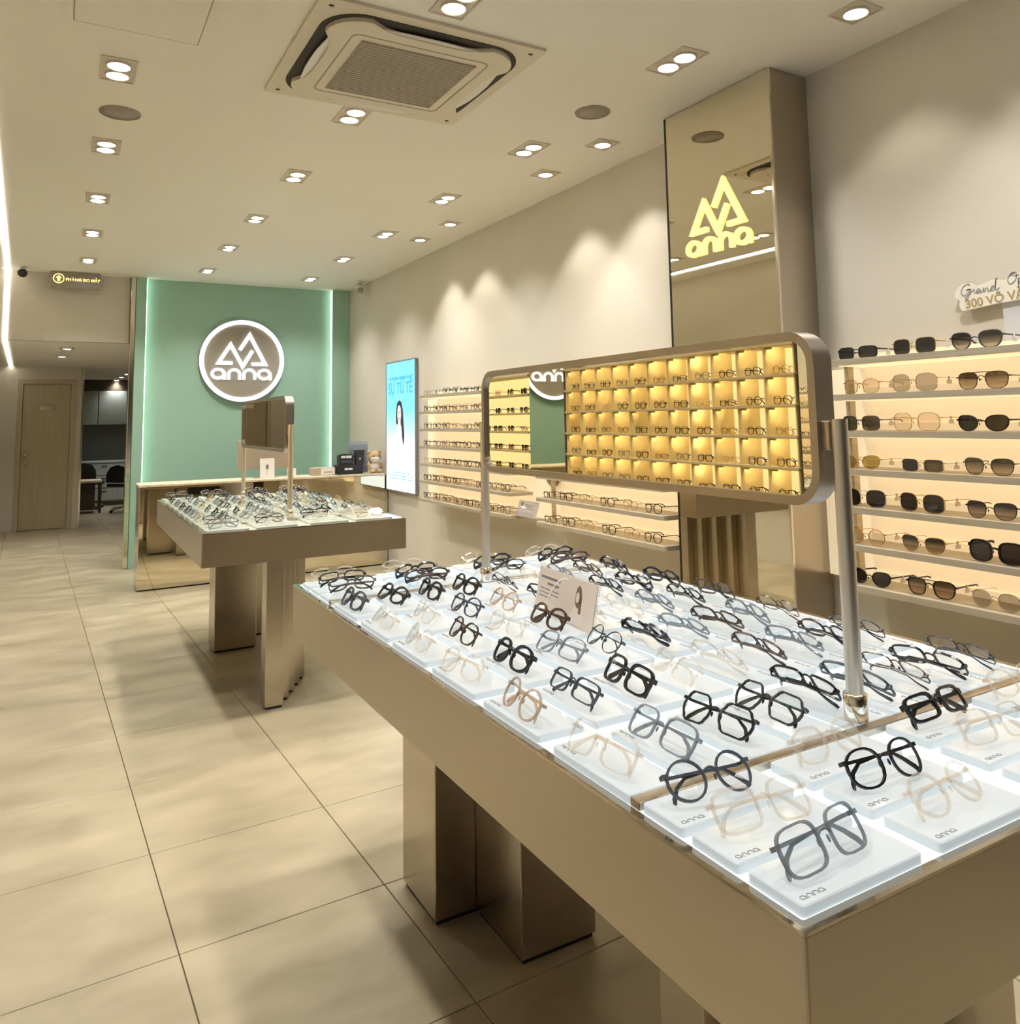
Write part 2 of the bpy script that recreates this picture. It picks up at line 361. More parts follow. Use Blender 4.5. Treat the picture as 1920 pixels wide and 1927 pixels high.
# strip of light along ceiling, bulkhead and lower ceiling
def xs(y): return -0.215-LA*y
st = MB()
st.prism([(xs(2.5)-0.022, 2.5), (xs(2.5)+0.022, 2.5), (xs(YB)+0.022, YB), (xs(YB)-0.022, YB)], ZC-0.006, ZC-0.001)
st.box(xs(YB)-0.022, xs(YB)+0.022, YB-0.006, YB-0.001, ZL, ZC-0.006)
st.prism([(xs(YB)-0.022, YB), (xs(YB)+0.022, YB), (xs(YD)+0.022, YD), (xs(YD)-0.022, YD)], ZL-0.006, ZL-0.001)
tag(st.build('ceiling_light_strip', M['led']), 'continuous light strip running along ceiling and bulkhead to the door', 'light strip')

# ------------------------------------------------------------------ downlights
TRIM2 = MB().ring(rrect(-0.075, 0.075, -0.135, 0.135, 0.006, 2), rrect(-0.066, 0.066, -0.126, 0.126, 0.004, 2), -0.006, 0.0)
TRIM2.box(-0.066, 0.066, -0.126, 0.126, -0.0025, -0.001)
TRIM2 = TRIM2.mesh('trim_double')
TRIM1 = MB().ring(rrect(-0.075, 0.075, -0.075, 0.075, 0.006, 2), rrect(-0.066, 0.066, -0.066, 0.066, 0.004, 2), -0.006, 0.0)
TRIM1.box(-0.066, 0.066, -0.066, 0.066, -0.0025, -0.001)
TRIM1 = TRIM1.mesh('trim_single')
LENS = MB().lathe([(0.0, -0.016), (0.030, -0.015), (0.041, -0.010), (0.046, -0.0025)], 20).mesh('lamp_lens')
RINGM = MB().lathe([(0.046, -0.0025), (0.047, -0.012), (0.052, -0.012), (0.054, -0.0025)], 20).mesh('lamp_ring')
M['trim_metal'] = mat('satin downlight plate', (0.66, 0.60, 0.50), 0.5, 0.1)
for me in (TRIM2, TRIM1, RINGM): me.materials.append(M['trim_metal'])
LENS.materials.append(M['lamp_cool'])
def spot(parent, x, y, z, watt, col, size=88, blend=0.75):
    l = bpy.data.lights.new('lamp_light', 'SPOT'); l.energy = watt; l.color = col; l.spot_size = math.radians(size); l.spot_blend = blend; l.shadow_soft_size = 0.075
    o = bpy.data.objects.new('lamp_light', l); link(o, parent); o.location = (x, y, z); return o
def downlight(x, y, z, n, warm, label, group, watt, size=118, blend=0.9):
    t = empty('downlight', (x, y, z)); tag(t, label, 'downlight', group)
    inst('trim_plate', TRIM2 if n == 2 else TRIM1, None, t)
    for dy in ((-0.056, 0.056) if n == 2 else (0.0,)):
        lp = inst('lamp', LENS, [M['lamp_warm' if warm else 'lamp_cool']], t, loc=(0, dy, 0))
        inst('lamp_ring', RINGM, None, lp)
    spot(t, 0, 0, -0.03, watt*n, WARM if warm else COOL, size, blend)
    return t
ORD = ['first', 'second', 'third', 'fourth', 'fifth', 'sixth', 'seventh', 'eighth', 'ninth', 'tenth', 'eleventh', 'twelfth']
for nm, x, ys, warm in (('aisle row', 0.165, (0.1, 1.4, 2.62, 3.87, 5.0, 6.2, 7.37, 8.62), False), ('middle row', 1.275, (0.1, 1.4, 2.61, 3.91, 5.085, 6.31, 7.48, 8.71), True),
                        ('row above the tables\' shelf side', 2.375, (0.1, 1.4, 2.63, 3.947, 5.145, 6.38, 7.55, 8.77), False)):
    for k, y in enumerate(ys):
        downlight(x, y, ZC, 2, warm, '%s double downlight, %s counted back from the bulkhead, ceiling %s' % ('warm' if warm else 'cool', ORD[len(ys)-1-k], nm), 'double downlights in three ceiling rows', SPOT_W if y > 1 else SPOT_W*0.6)  # dimmed row by the camera is added, out of view, to brighten the near ceiling
wy = (0.7, 1.35, 1.952, 3.677, 4.314, 5.80, 6.43)
for k, y in enumerate(wy):
    downlight(2.722, y, ZC, 1, True, 'single square downlight close to the shelf wall, %s from the logo wall' % ORD[len(wy)-1-k], 'single downlights along the shelf wall', WALLSPOT_W if y > 3 else WALLSPOT_W*0.38, 92, 0.35)
for k, (x, y) in enumerate(((0.02, 10.35), (-0.03, 11.54))):
    downlight(x, y, ZL, 1, False, 'corridor downlight, %s beyond the bulkhead' % ORD[k], 'corridor downlights', 75)
for k, (x, y) in enumerate(((0.955, 15.2), (0.92, 16.2), (0.90, 17.3))):
    downlight(x, y, ZL, 1, False, 'back room downlight, %s from the doorway' % ORD[k], 'back room downlights', 36)

# ------------------------------------------------------------------ ceiling things
ac = empty('air_conditioner', (1.29, 3.29, ZC)); tag(ac, 'square cassette air conditioner set in the ceiling', 'air conditioner')
MB().prism(rrect(-0.50, 0.50, -0.49, 0.49, 0.012, 3), -0.014, -0.001).build('ceiling_plate', M['cream_plastic'], ac)
MB().ring(rrect(-0.445, 0.445, -0.435, 0.435, 0.17, 8), rrect(-0.36, 0.36, -0.35, 0.35, 0.10, 8), -0.018, -0.014).build('air_slot', M['slot'], ac)
def cassette(sc):           # rounded square whose sides bow in at the outlets
    R0 = 0.42*sc; r = 0.15*sc; d = 0.055*sc; L = R0-r
    segs = []
    for q in range(4):
        a0 = q*PI/2
        side = []
        for k in range(9):      # side q: runs along, pushed inward between the corners
            t = -1+2*k/8; push = d*(1-abs(t)**4)
            side.append((R0-push, t*L))
        arc = [(L+r*math.cos(PI/2*k/6), L+r*math.sin(PI/2*k/6)) for k in range(1, 6)]
        for x, y in side+arc: segs.append((x*math.cos(a0)-y*math.sin(a0), x*math.sin(a0)+y*math.cos(a0)))
    return segs
MB().prism(cassette(1.0), -0.036, -0.014, smooth=True).build('body', M['cream_plastic'], ac)
MB().ring(rrect(-0.315, 0.315, -0.31, 0.31, 0.035, 4), rrect(-0.308, 0.308, -0.303, 0.303, 0.032, 4), -0.0375, -0.035).build('panel_joint', M['grille'], ac)
gr = MB().box(-0.265, 0.265, -0.265, 0.265, -0.040, -0.0358).build('grille', M['grille'], ac)
for k in range(26):
    MB().box(-0.262, 0.262, -0.260+k*0.0204, -0.252+k*0.0204, -0.0425, -0.040).build('slat', M['grille'], gr)
for q in range(4):
    fl = MB(); pts = [(0.0, -0.27), (0.028, -0.22), (0.042, -0.1), (0.045, 0), (0.042, 0.1), (0.028, 0.22), (0.0, 0.27)]
    fl.prism([(x, y) for x, y in pts], -0.006, 0.0)
    fl.build('flap', M['white'], ac, loc=(0.368*math.cos(q*PI/2), 0.362*math.sin(q*PI/2), -0.022), rot=(0, 0.30, q*PI/2) if q % 2 == 0 else (0.0, 0.30, q*PI/2))
for sx, sy in ((-1, 1), (1, 1), (1, -1), (-1, -1)):
    MB().ball((0, 0, 0), (0.012, 0.008, 0.004), 8, 5).build('screw_cover', M['slot'], ac, loc=(0.445*sx, 0.438*sy, -0.014))
for x, y, r, lb in ((0.204, 4.42, 0.098, 'round grey ceiling speaker above the aisle'), (2.383, 3.30, 0.092, 'round grey ceiling speaker in front of the mirror pillar')):
    t = empty('ceiling_speaker', (x, y, ZC)); tag(t, lb, 'speaker', 'ceiling speakers')
    MB().lathe([(0, -0.004), (r*0.95, -0.004), (r*0.95, -0.001)], 36).build('mesh_cover', M['speaker'], t)
    MB().lathe([(r*0.95, -0.001), (r*0.95, -0.007), (r, -0.006), (r*1.01, -0.001)], 36).build('rim', M['grille'], t)
ap = empty('access_panel', (0.215, 3.19, ZC)); tag(ap, 'flush ceiling access panel with a thin joint', 'hatch')
MB().box(-0.228, 0.228, -0.26, 0.265, -0.002, -0.0005).build('panel', M['ceiling'], ap)
MB().ring([(-0.233, -0.265), (0.233, -0.265), (0.233, 0.27), (-0.233, 0.27)], [(-0.228, -0.26), (0.228, -0.26), (0.228, 0.265), (-0.228, 0.265)], -0.0012, -0.0004).build('joint', M['grille'], ap)
c1 = empty('security_camera', (-0.40, YB-0.20, ZC)); tag(c1, 'black lensed security camera beside the ceiling light strip', 'camera')
MB().lathe([(0, 0), (0.035, 0), (0.035, -0.02), (0, -0.02)], 18).build('mount', M['white'], c1)
MB().tube([(0, 0.05, -0.055), (0, -0.06, -0.065)], 0.042, 18).build('body', M['white'], c1)
MB().tube([(0, -0.055, -0.065), (0, -0.066, -0.066)], 0.043, 18).build('lens', M['black'], c1)
c2 = empty('security_camera', (2.93, 8.72, ZC)); tag(c2, 'white security camera in the corner by the green wall', 'camera')
MB().lathe([(0, 0), (0.05, 0), (0.05, -0.02), (0, -0.02)], 18).build('mount', M['white'], c2)
MB().tube([(0, 0, -0.02), (0, 0, -0.06), (0, -0.03, -0.10)], [0.03, 0.045, 0.05], 16).build('body', M['white'], c2)
MB().ball((0, -0.035, -0.105), 0.038).build('lens', M['grille'], c2)

# hanging sign PHÒNG ĐO MẮT
hs = empty('hanging_sign', (0.075, 9.35, 3.016)); tag(hs, 'small metal direction sign with glowing yellow arrow and PHÒNG ĐO MẮT lettering', 'sign')
MB().bbox(-0.225, 0.225, 0.0, 0.02, -0.083, 0.083, 0.002).build('plate', M['frame_steel'], hs)
MB().box(-0.10, -0.09, 0.005, 0.015, 0.083, 0.0895).build('hanger', M['chrome'], hs); MB().box(0.09, 0.10, 0.005, 0.015, 0.083, 0.0895).build('hanger', M['chrome'], hs)
ar = MB(); ar.ring(ell(0, 0, 0.052, 0.052, 28), ell(0, 0, 0.042, 0.042, 28), 0, 0.003)
ar.prism([(0, 0.034), (-0.032, 0.002), (-0.014, 0.002), (-0.014, -0.028), (0.014, -0.028), (0.014, 0.002), (0.032, 0.002)], 0, 0.003)
ar.build('arrow', M['sign_yellow'], hs).matrix_local = face_ny((-0.158, -0.001, 0.012))
text_mesh('lettering', 'PHÒNG ĐO MẮT', 0.041, M['sign_yellow'], face_ny((-0.020, 9.349-0.0005, 3.008)), hs, offset=0.0013)

# ------------------------------------------------------------------ the mountain logo and the word anna
def anna_lines(k=1.0):
    c = lambda x, y: ((x-905)/1000*k, -(y-1095)/1000*k)
    L = [([c(495+105*math.cos(t*PI/12), 1092+82*math.sin(t*PI/12)) for t in range(24)], True), ([c(603, 1075), c(603, 1198)], False)]
    for x in (680, 950):
        L.append(([c(x, 1198)]+[c(x+97-97*math.cos(PI*t/12), 1095-80*math.sin(PI*t/12)) for t in range(13)]+[c(x+195, 1198)], False))
    L += [([c(1318+105*math.cos(t*PI/12), 1097+82*math.sin(t*PI/12)) for t in range(24)], True), ([c(1428, 1080), c(1428, 1202)], False)]
    return L
MOUNT = [[(745, 892), (495, 892), (705, 552), (925, 952), (1098, 655)], [(868, 648), (1044, 362), (1335, 905), (1090, 905)]]
def logo_mesh(R, wd, depth, circle=True):
    mb = MB(); c = lambda x, y: ((x-925)/735*R, -(y-845)/735*R)
    for ln in MOUNT: mb.stroke([c(*p) for p in ln], 64/735*R, 0, depth)
    for pts, cl in anna_lines(1000/735*R): mb.stroke([(x+(905-925)/735*R, y-(1095-845)/735*R) for x, y in pts], 52/735*R*wd, 0, depth, cl)
    return mb
lg = empty('logo_sign', (1.787, YB-0.05, 2.218)); tag(lg, 'round illuminated mountain logo sign reading anna on the green wall', 'sign')
MB().prism(ell(0, 0, 0.455, 0.455, 64), 0.0, 0.035, smooth=True).build('disc', M['logo_disc'], lg).matrix_local = face_ny((0, 0.045, 0))
MB().ring(ell(0, 0, 0.478, 0.478, 64), ell(0, 0, 0.462, 0.462, 64), 0.0, 0.040, smooth=True).build('edge', M['edge_grey'], lg).matrix_local = face_ny((0, 0.045, 0))
MB().ring(ell(0, 0, 0.470, 0.470, 72), ell(0, 0, 0.422, 0.422, 72), 0.0, 0.050, smooth=True).build('light_ring', M['sign_white'], lg).matrix_local = face_ny((0, 0.045, 0))
logo_mesh(0.455, 1.0, 0.018).build('emblem', M['sign_white'], lg).matrix_local = face_ny((0, 0.010, 0))

# ------------------------------------------------------------------ mirror pillar
PX, PY0, PY1 = 2.79, 2.473, 3.207
pl = empty('mirror_pillar', (PX, (PY0+PY1)/2, 0)); tag(pl, 'tall bronze mirror pillar with glowing anna logo on the shelf wall', 'pillar')
def pw(o): o.matrix_parent_inverse = Matrix.Translation(pl.location).inverted(); return o
bmat = [M['steel']]
pw(MB().bbox(PX+0.006, XW-0.001, PY0, PY1, 0.0, ZC-0.001, 0.003).build('body', M['steel'], pl))
pw(MB().box(PX, PX+0.006, PY0+0.012, PY1-0.012, 2.265, ZC-0.004).build('mirror_panel', M['bronze_mirror'], pl))
pw(MB().box(PX, PX+0.006, PY0+0.012, PY1-0.012, 0.02, 2.237).build('mirror_panel', M['bronze_mirror'], pl))
pw(MB().box(PX-0.001, PX+0.006, PY0+0.012, PY1-0.012, 2.243, 2.256).build('light_line', M['sign_line'], pl))
pw(MB().box(PX-0.001, PX+0.010, PY1-0.012, PY1+0.002, 0.0, ZC-0.004).build('edge_strip', M['black'], pl))
pw(MB().box(PX-0.001, PX+0.010, PY0-0.001, PY0+0.012, 0.0, ZC-0.004).build('edge_strip', M['chrome'], pl))
e = logo_mesh(0.30, 1.0, 0.012).build('emblem', M['sign_yellow'], pl); e.matrix_world = face_nx((PX-0.001, 2.835, 2.450)); bpy.context.view_layer.update()
e.matrix_parent_inverse = Matrix.Translation(pl.location).inverted()

# ------------------------------------------------------------------ eyewear
def lens_outline(kind, n=22):
    a, b, p = {'round': (0.0240, 0.0222, 2.0), 'panto': (0.0252, 0.0222, 2.35), 'square': (0.0262, 0.0212, 3.6), 'rect': (0.0265, 0.0165, 4.2),
               'cat': (0.0268, 0.0190, 2.2), 'brow': (0.0272, 0.0208, 2.9), 'navi': (0.0280, 0.0215, 3.0), 'geo': (0.0255, 0.0215, 2.6), 'big': (0.0290, 0.0245, 2.9)}[kind]
    out = []
    for i in range(n):
        t = 2*PI*i/n; c, s = math.cos(t), math.sin(t)
        x = a*math.copysign(abs(c)**(2/p), c); z = b*math.copysign(abs(s)**(2/p), s)
        if kind == 'panto' and z > 0: z *= 0.90
        if kind == 'cat': z += 0.0065*max(0, x/a)**1.5*(0.5+0.5*z/b); x *= 1.02-0.16*max(0.0, 0.5-0.5*z/b)**1.5
        if kind == 'brow': x *= 1.03-0.26*max(0.0, 0.5-0.5*z/b)**1.6; z += 0.0016*max(0, x/a)
        if kind == 'navi': x *= 1.02-0.24*max(0.0, 0.5-0.5*z/b)**1.5
        if kind == 'geo': r = 1+0.05*math.cos(6*t); x *= r; z *= r
        out.append((x, z))
    return out, a, b
GL = {}
def eyewear(kind, thick):
    """meshes of one model: front, lens (both sides share it), temples open and folded"""
    key = (kind, thick)
    if key in GL: return GL[key]
    ol, a, b = lens_outline(kind); rw = {'thin': 0.0010, 'mid': 0.0020, 'thick': 0.0034}[thick]; dp = {'thin': 0.0011, 'mid': 0.0018, 'thick': 0.0024}[thick]
    cx = a+rw+(0.0085 if thick != 'thick' else 0.0075); zc = b+rw
    bow = lambda x: 1.7*x*x
    fr = MB(); parts = {}
    for s in (-1, 1):
        n = len(ol); O = []; I = []
        for x, z in ol:
            l = math.hypot(x, z); k = (l+rw)/l; k2 = (l-rw*0.35)/l
            up_ = 1.0 + (0.7*max(0, z/b) if kind in ('brow', 'cat') else 0)*rw*12
            O.append((s*(cx+x*k), zc+z*k*up_)); I.append((s*(cx+x*k2), zc+z*k2))
        V = [(x, bow(x)-dp, z) for x, z in O]+[(x, bow(x)+dp, z) for x, z in O]+[(x, bow(x)-dp, z) for x, z in I]+[(x, bow(x)+dp, z) for x, z in I]
        fs = []
        for i in range(n):
            j = (i+1) % n
            fs += [(i, j, 2*n+j, 2*n+i), (n+i, 3*n+i, 3*n+j, n+j), (i, n+i, n+j, j), (2*n+i, 2*n+j, 3*n+j, 3*n+i)]
        fr.add(V, fs)
        # end piece
        ex = cx+a+rw*0.5; ez = zc+b*0.45
        fr.box(min(s*(ex-0.003), s*(ex+0.0045)), max(s*(ex-0.003), s*(ex+0.0045)), bow(ex)-dp, bow(ex)+0.006, ez-max(rw*1.2, 0.0016), ez+max(rw*1.2, 0.0016))
    g = cx-a
    bz = zc+b*(0.30 if kind not in ('rect', 'navi') else 0.45); br = max(rw*0.85, 0.0011)
    fr.tube([(-g-rw*.3, 0.0005, bz-0.003), (-g*0.5, -0.001, bz+0.0012), (0, -0.0015, bz+0.0022), (g*0.5, -0.001, bz+0.0012), (g+rw*.3, 0.0005, bz-0.003)], br, 6)
    if kind == 'navi': fr.tube([(-cx, 0, zc+b*0.93), (0, -0.0015, zc+b*0.99), (cx, 0, zc+b*0.93)], 0.0012, 6)
    for s in (-1, 1):     # nose pads
        fr.ball((s*(g*0.78), 0.005, bz-0.008), (0.0012, 0.0022, 0.0042), 6, 4)
    ln = MB()
    n = len(ol); V = [(0, 0.0, 0)]+[(x, 0.0, z) for x, z in ol]
    ln.add(V, [(0, 1+(i+1) % n, 1+i) for i in range(n)], 0, True)
    ex = cx+a+rw*0.5+0.0028; ez = zc+b*0.45; y0 = bow(ex)+0.005
    th = {'thin': (0.0007, 0.0011), 'mid': (0.0010, 0.0020), 'thick': (0.0014, 0.0030)}[thick]
    td = min(0.031, ez-0.003)
    for s in (-1, 1):
        parts[('open', s)] = MB().tube([(s*ex, y0, ez), (s*(ex-0.001), y0+0.05, ez), (s*(ex-0.002), y0+0.088, ez-0.001), (s*(ex-0.004), y0+0.105, ez-0.008), (s*(ex-0.006), y0+0.118, ez-td*0.77), (s*(ex-0.006), y0+0.121, ez-td)],
                                       [1, 0.9, 1.0, 1.2, 1.35, 1.1], flat=th, upv=(0, 0, 1))
        o = 0.004 if s < 0 else 0.0075
        parts[('fold', s)] = MB().tube([(s*ex, y0-0.002, ez), (s*(ex-0.008), y0+o, ez), (0, y0+o-0.004, ez-0.001), (-s*(ex-0.035), y0+o-0.003, ez-0.003), (-s*(ex-0.020), y0+o-0.001, ez-0.012), (-s*(ex-0.010), y0+o-0.004, ez-0.024), (-s*(ex-0.008), y0+o-0.005, ez-0.029)],
                                       [1, 1, 0.9, 1.0, 1.2, 1.35, 1.1], flat=(th[0], th[1]), upv=(0, 0, 1))
    R = {'front': fr.mesh('front'), 'lens': ln.mesh('lens'), 'cx': cx, 'zc': zc, 'bow': bow(cx), 'half': ex, 'ez': ez}
    R['front'].materials.append(None); R['lens'].materials.append(None)
    for k, v in parts.items():
        R[k] = v.mesh('temple'); R[k].materials.append(None)
    for st_ in ('open', 'fold'):        # all in one mesh, for those too small to show parts
        mb = MB(); mb.add(fr.v, fr.f, 0)
        for s in (-1, 1):
            mb.add([(s*cx+x, bow(cx)+y, zc+z) for x, y, z in ln.v], ln.f, 1)
            mb.add(parts[(st_, s)].v, parts[(st_, s)].f, 0)
        R['one_'+st_] = mb.mesh('eyeglasses'); R['one_'+st_].materials.append(None); R['one_'+st_].materials.append(None)
    GL[key] = R; return R
FM = {'black': mat('black acetate', (0.010, 0.010, 0.012), 0.22), 'tortoise': noise_col(mat('tortoise acetate', (0.05, 0.028, 0.015), 0.25), (0.012, 0.008, 0.006), (0.10, 0.05, 0.022), ns=90, obj=True),
      'clear': clearmat('clear crystal acetate', (0.985, 0.965, 0.94), (0.82, 0.74, 0.64), 0.20), 'beige': clearmat('beige crystal acetate', (0.88, 0.78, 0.68), (0.58, 0.46, 0.37), 0.42),
      'grey': clearmat('grey crystal acetate', (0.62, 0.66, 0.70), (0.30, 0.33, 0.37), 0.5), 'gunmetal': mat('dark gunmetal wire', (0.06, 0.06, 0.065), 0.3, 0.7),
      'gold': mat('gold wire', (0.62, 0.43, 0.20), 0.22, 1.0), 'brown': mat('dark brown acetate', (0.055, 0.032, 0.024), 0.25), 'navy': mat('navy grey acetate', (0.05, 0.06, 0.08), 0.25), 'silver': mat('silver wire', (0.62, 0.60, 0.57), 0.22, 1.0)}
LM = {'plain': clearmat('clear lens', (0.97, 0.975, 0.97)), 'dark': clearmat('dark grey sun lens', (0.035, 0.033, 0.036)), 'grad': clearmat('graduated sun lens', (0.035, 0.033, 0.04), grad=(0.42, 0.37, 0.31)),
      'browng': clearmat('brown graduated sun lens', (0.07, 0.05, 0.035), grad=(0.55, 0.45, 0.34)), 'olive': clearmat('olive sun lens', (0.38, 0.30, 0.10)), 'greyl': clearmat('light grey sun lens', (0.46, 0.44, 0.43)), 'pale': clearmat('pale tinted lens', (0.80, 0.74, 0.66))}
FW = {'black': 'black', 'tortoise': 'tortoiseshell', 'clear': 'clear crystal', 'beige': 'beige crystal', 'grey': 'grey crystal', 'gunmetal': 'dark wire', 'gold': 'gold wire', 'brown': 'dark brown', 'navy': 'navy', 'silver': 'silver wire'}
SW = {'round': 'round', 'panto': 'rounded', 'square': 'square', 'rect': 'rectangular', 'cat': 'cat-eye', 'brow': 'browline', 'navi': 'double-bridge', 'geo': 'six-sided', 'big': 'oversized'}
def glasses(kind, thick, frame, lens, pose, loc, rz, lean, label, group, parts=True, cat='eyeglasses', name='eyeglasses', tagged=False, scale=1.0):
    R = eyewear(kind, thick)
    if not parts:
        o = inst(name, R['one_'+pose], [FM[frame], LM[lens]], None, loc, (lean, 0, rz)); o.scale = (scale,)*3
        return tag(o, label, cat, group)
    t = empty(name, loc, (lean, 0, rz)); t.scale = (scale,)*3; tag(t, label, cat, group)
    inst('frame_front', R['front'], [FM[frame]], t)
    for s in (-1, 1):
        l = inst('lens', R['lens'], [LM[lens]], t, loc=(s*R['cx'], R['bow'], R['zc']), rot=(0, 0, s*0.11))
        if s < 0: l.scale = (-1, 1, 1)
        tm = inst('temple', R[(pose, s)], [FM[frame]], t)
        if tagged and s == 1:
            g = inst('price_tag', TAGM, None, tm, loc=(R['half'], 0.055, R['ez']-0.004))
    return t
TAGM = MB().box(-0.0004, 0.0004, -0.011, 0.011, -0.013, -0.002).box(-0.0016, 0.0016, -0.002, 0.002, -0.003, 0.0075).mesh('price_tag'); TAGM.materials.append(mat('white paper tag', (0.78, 0.74, 0.66), 0.7))

# ------------------------------------------------------------------ display tables
ANNA = MB()
for pts, cl in anna_lines(0.036): ANNA.stroke([(x, y) for x, y in pts], 0.0009, 0, 0.0004, cl)
ANNA = ANNA.mesh('lettering'); ANNA.materials.append(M['ink'])
def blockmesh(lx, ly, h):
    mb = MB(); o = rrect(-lx/2, lx/2, -ly/2, ly/2, 0.006, 3); i = rrect(-lx/2+0.0015, lx/2-0.0015, -ly/2+0.0015, ly/2-0.0015, 0.005, 3); n = len(o)
    mb.add([(x, y, 0) for x, y in o]+[(x, y, h-0.0015) for x, y in o]+[(x, y, h) for x, y in i], [tuple(range(2*n, 3*n)), tuple(range(n-1, -1, -1))]+[(k, (k+1) % n, n+(k+1) % n, n+k) for k in range(n)]+[(n+k, n+(k+1) % n, 2*n+(k+1) % n, 2*n+k) for k in range(n)])
    return mb.mesh('display_block')
BLK = blockmesh(0.205, 0.096, 0.0125); BLK.materials.append(None)
BLKE = blockmesh(0.212, 0.083, 0.0125); BLKE.materials.append(None)
LANES = [(0.745, -1), (0.862, -1), (0.985, -1), (1.103, -1), (1.222, 1), (1.336, 1), (1.446, 1), (1.556, 1), (1.666, 1)]
ROWS = [1.055, 1.305, 1.547, 1.787, 2.022, 2.268]
NEARX = [0.812, 1.060, 1.338, 1.590]; NEARY = [0.886, 0.789, 0.692]
FARX = [0.812, 1.065, 1.360, 1.630]; FARY = [2.478, 2.580, 2.682]
# styles read off the photograph: lane -> six pairs from the near pole to the far pole
ST = {0: ['square mid clear', 'round mid beige', 'panto mid clear', 'round mid clear', 'panto mid clear', 'panto thick navy'],
      1: ['square mid grey', 'rect mid navy', 'panto thick black', 'panto mid tortoise', 'panto mid clear', 'panto thick black'],
      2: ['geo mid black', 'square thick black', 'square mid grey', 'panto mid clear', 'panto mid navy', 'panto thick black'],
      3: ['geo mid black', 'square mid clear', 'round thin gunmetal', 'panto thick tortoise', 'round mid beige', 'panto thick black'],
      4: ['rect mid black', 'square mid clear', 'panto thick black', 'rect mid clear', 'rect mid black', 'panto thin gunmetal'],
      5: ['square mid navy', 'rect mid brown', 'panto mid grey', 'panto mid clear', 'panto mid clear', 'panto mid clear'],
      6: ['rect thin brown', 'rect mid grey', 'square mid tortoise', 'panto mid grey', 'rect mid black', 'panto mid grey'],
      7: ['square mid black', 'panto mid black', 'square mid grey', 'rect mid black', 'panto thick black', 'panto mid brown'],
      8: ['rect thin gunmetal', 'panto thin black', 'panto thin tortoise', 'square mid brown', 'panto thick black', 'panto thick black']}
SN = ['round mid navy', 'square mid clear', 'square mid grey', 'panto mid clear', 'panto mid black', 'round mid clear', 'rect thick black', 'square mid clear', 'panto mid clear', 'panto mid clear', 'round mid clear', 'square mid beige']
SF = ['panto mid tortoise', 'rect mid black', 'panto mid clear', 'panto thick brown', 'panto thick black', 'panto mid clear', 'panto mid black', 'panto thick black', 'round thin gold', 'panto thick brown', 'panto thick black', 'panto mid clear']
def q3(s): return s.split()
def table(dx, dy, lit, nm, near):
    t = empty('display_table', (1.25+dx, 1.70+dy, 0)); inv = Matrix.Translation(t.location).inverted()
    def put(mb, n, m):
        o = mb.build(n, m, t); o.matrix_parent_inverse = inv; return o
    x0, x1, y0, y1 = 0.70+dx, (1.81 if lit else 1.785)+dx, 0.631+dy, 2.769+dy
    a = MB(); a.ring(rrect(x0, x1, y0, y1, 0.004, 2), rrect(x0+0.016, x1-0.016, y0+0.016, y1-0.016, 0.003, 2), 0.788, 0.95)
    put(a, 'apron', M['steel']); put(MB().box(x0+0.016, x1-0.016, y0+0.016, y1-0.016, 0.795, 0.80), 'underside', M['steel'])
    put(MB().ring(rrect(x0+0.0005, x1-0.0005, y0+0.0005, y1-0.0005, 0.004, 2), rrect(x0+0.0172, x1-0.0172, y0+0.0172, y1-0.0172, 0.003, 2), 0.95, 0.9545), 'edge_trim', M['lip'])
    put(MB().box(x0+0.017, x1-0.017, y0+0.017, y1-0.017, 0.935, 0.9535), 'top_panel', M['lit_top'] if lit else M['pale_top'])
    for yy in (0.9400+dy, 2.402+dy): put(MB().bbox(x0+0.018, x1-0.018, yy-0.0105, yy+0.0105, 0.954, 0.966, 0.001), 'divider_rail', M['steel'])
    return t, put
def leg(put, x0, x1, y0, y1):
    l = put(MB().bbox(x0, x1, y0, y1, 0.012, 0.80, 0.003), 'leg', M['leg_steel'])
    f = MB().box(x0+0.008, x1-0.008, y0+0.008, y1-0.008, 0.0, 0.012).build('foot', M['rubber'], l); f.matrix_parent_inverse = l.matrix_world.inverted()
t1, put1 = table(0, 0, True, 'lit', True)
tag(t1, 'long brushed steel display table with glowing white top', 'table')
for k in range(5): leg(put1, 1.03+0.075*k, 1.14+0.075*k, 1.17-0.08*k, 1.29-0.08*k)
leg(put1, 1.02, 1.27, 2.32, 2.58); leg(put1, 1.155, 1.404, 2.04, 2.316)
FDX, FDY = -0.075, 3.63
t2, put2 = table(FDX, FDY, False, 'far', False)
tag(t2, 'brushed steel display table with pale unlit top before the counter', 'table')
for k in range(5): leg(put2, 0.978+0.058*k, 1.075+0.055*k, 4.42+0.103*k, 4.522+0.103*k)
leg(put2, 0.92, 1.19, 5.665, 5.885); leg(put2, 1.195, 1.30, 5.97, 6.15)
bpy.context.view_layer.update()
for o in list(COL.objects):
    if o.name.startswith('foot'): o.matrix_parent_inverse = o.parent.matrix_world.inverted()

